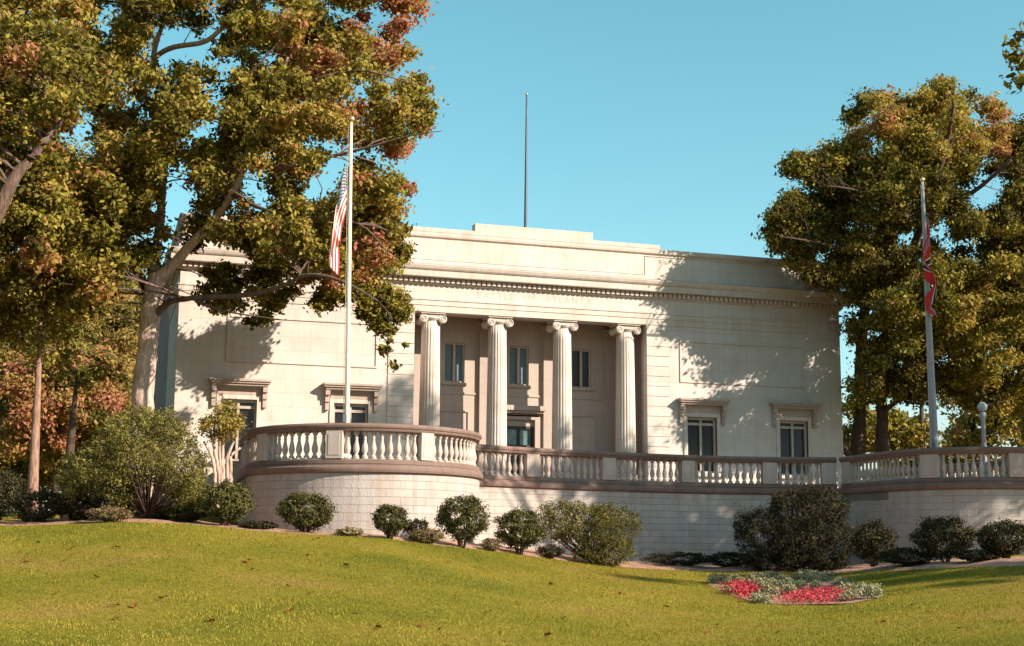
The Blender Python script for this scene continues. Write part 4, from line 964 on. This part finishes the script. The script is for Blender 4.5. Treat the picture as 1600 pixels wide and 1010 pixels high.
for P_, lab in PINK:
    cs = []
    xs = [q[0] for q in P_]; ys = [q[1] for q in P_]
    while len(cs) < 3200:
        u = r.uniform(min(xs), max(xs)); vv = r.uniform(min(ys), max(ys))
        if not inpoly(u, vv, P_): continue
        q = onG(u, vv) if len(cs) % 20 == 0 else q0+np.array([r.gauss(0, .12), r.gauss(0, .25), 0])
        if len(cs) % 20 == 0: q0 = q
        cs.append((q[0], q[1], float(gz(q[0], q[1]))+abs(r.gauss(.09, .05))))
    cs = np.array(cs); o = leaf_object('pink_flowers', cs, .045, rng.normal(.5, .22, len(cs)), M['petal'], None, .8)
    tag(o, 'smaller left patch of pink-red flowers in the lawn bed' if lab == 'left' else 'larger right patch of pink-red flowers in the lawn bed', 'flowers', None, 'stuff')

# ------------------------------------------------------------------ grass blades and fallen leaves
n = 260000
D = np.sqrt(rng.uniform(16.**2, 42**2, n)); A = rng.uniform(-.12, .70, n); keep = D < edgeD(A)+.12; D, A = D[keep], A[keep]
X = D*np.sin(A); Y = D*np.cos(A); Z = gz(X, Y)
tn = .5+.22*np.sin(X*.35+1)*np.sin(Y*.41)+.12*np.sin(X*1.7)*np.sin(Y*1.3+2)+rng.normal(0, .16, len(X))
hgt = rng.uniform(.012, .034, len(X))*(1+.9*np.clip(np.sin(X*2.1+np.sin(Y*1.3)*2)*np.sin(Y*1.9+np.sin(X*1.1)*2), 0, 1)**2); az = rng.uniform(0, 2*PI, len(X)); wd = .010
dx = np.cos(az)*wd; dyv = np.sin(az)*wd; lx_ = rng.normal(0, .02, len(X)); ly_ = rng.normal(0, .02, len(X))
V = np.empty((len(X), 3, 3)); V[:, 0] = np.stack([X-dx, Y-dyv, Z-.01], -1); V[:, 1] = np.stack([X+dx, Y+dyv, Z-.01], -1); V[:, 2] = np.stack([X+lx_, Y+ly_, Z+hgt], -1)
me = bpy.data.meshes.new('grass'); m3 = len(X); me.vertices.add(3*m3); me.vertices.foreach_set('co', V.ravel().astype(np.float32)); me.loops.add(3*m3)
me.loops.foreach_set('vertex_index', np.arange(3*m3, dtype=np.int32)); me.polygons.add(m3); me.polygons.foreach_set('loop_start', np.arange(0, 3*m3, 3, dtype=np.int32))
me.update(calc_edges=True); at = me.attributes.new('tint', 'FLOAT', 'POINT'); at.data.foreach_set('value', np.repeat(np.clip(tn, 0, 1), 3).astype(np.float32)); me.materials.append(M['grassblade'])
go = bpy.data.objects.new('grass', me); C.objects.link(go); tag(go, 'short yellow-green turf of the sloping lawn', 'grass', None, 'stuff')
def fallen_leaf():
    b = MB(); pts = [(0, -.06, 0), (.03, -.03, .006), (.055, -.035, .015), (.035, .0, .008), (.05, .03, .02), (.015, .035, .008), (0, .075, .012), (-.015, .035, .008), (-.05, .03, .02), (-.035, 0, .008), (-.055, -.035, .015), (-.03, -.03, .006)]
    b.v = [(x, y, z) for x, y, z in pts]+[(0, 0, 0.0)]; b.f = [(i, (i+1) % 12, 12) for i in range(12)]
    o = b.build('fallen_leaf', M['fallen'], None); me = o.data; a = me.attributes.new('tint', 'FLOAT', 'POINT'); a.data.foreach_set('value', [.3]*13); return o
LF = [(408, 912), (482, 931), (310, 855), (388, 878), (200, 845), (396, 893), (225, 858), (183, 858), (60, 850), (40, 880), (90, 930), (1230, 960), (1215, 992), (860, 915), (940, 935), (700, 880), (620, 905), (760, 960), (560, 960), (1040, 950), (1120, 980), (330, 975), (150, 905), (250, 940), (850, 985), (1450, 960), (1500, 985), (1380, 975), (480, 870), (540, 885)]
LF += [(r.uniform(20, 620)**1.0, r.uniform(838, 985)) for _ in range(14)]+[(r.uniform(600, 1590), r.uniform(925, 1000)) for _ in range(8)]
lf0 = None
for i, (u, vv) in enumerate(LF):
    for j in range(2 if i % 2 else 1):
        q = onG(u+r.uniform(-9, 9)*(j > 0), vv+r.uniform(-3, 3)*(j > 0)); s_ = r.uniform(.7, 1.25)
        if lf0 is None: lf0 = fallen_leaf(); o = lf0
        else: o = lf0.copy(); C.objects.link(o)
        o.location = (q[0], q[1], float(gz(q[0], q[1]))+.03); o.scale = (s_,)*3; o.rotation_euler = (r.uniform(-.5, .5), r.uniform(-.5, .5), r.uniform(0, 6.3))
        tag(o, 'small brown fallen leaf lying on the lawn', 'leaf', 'fallen leaves scattered on the lawn')
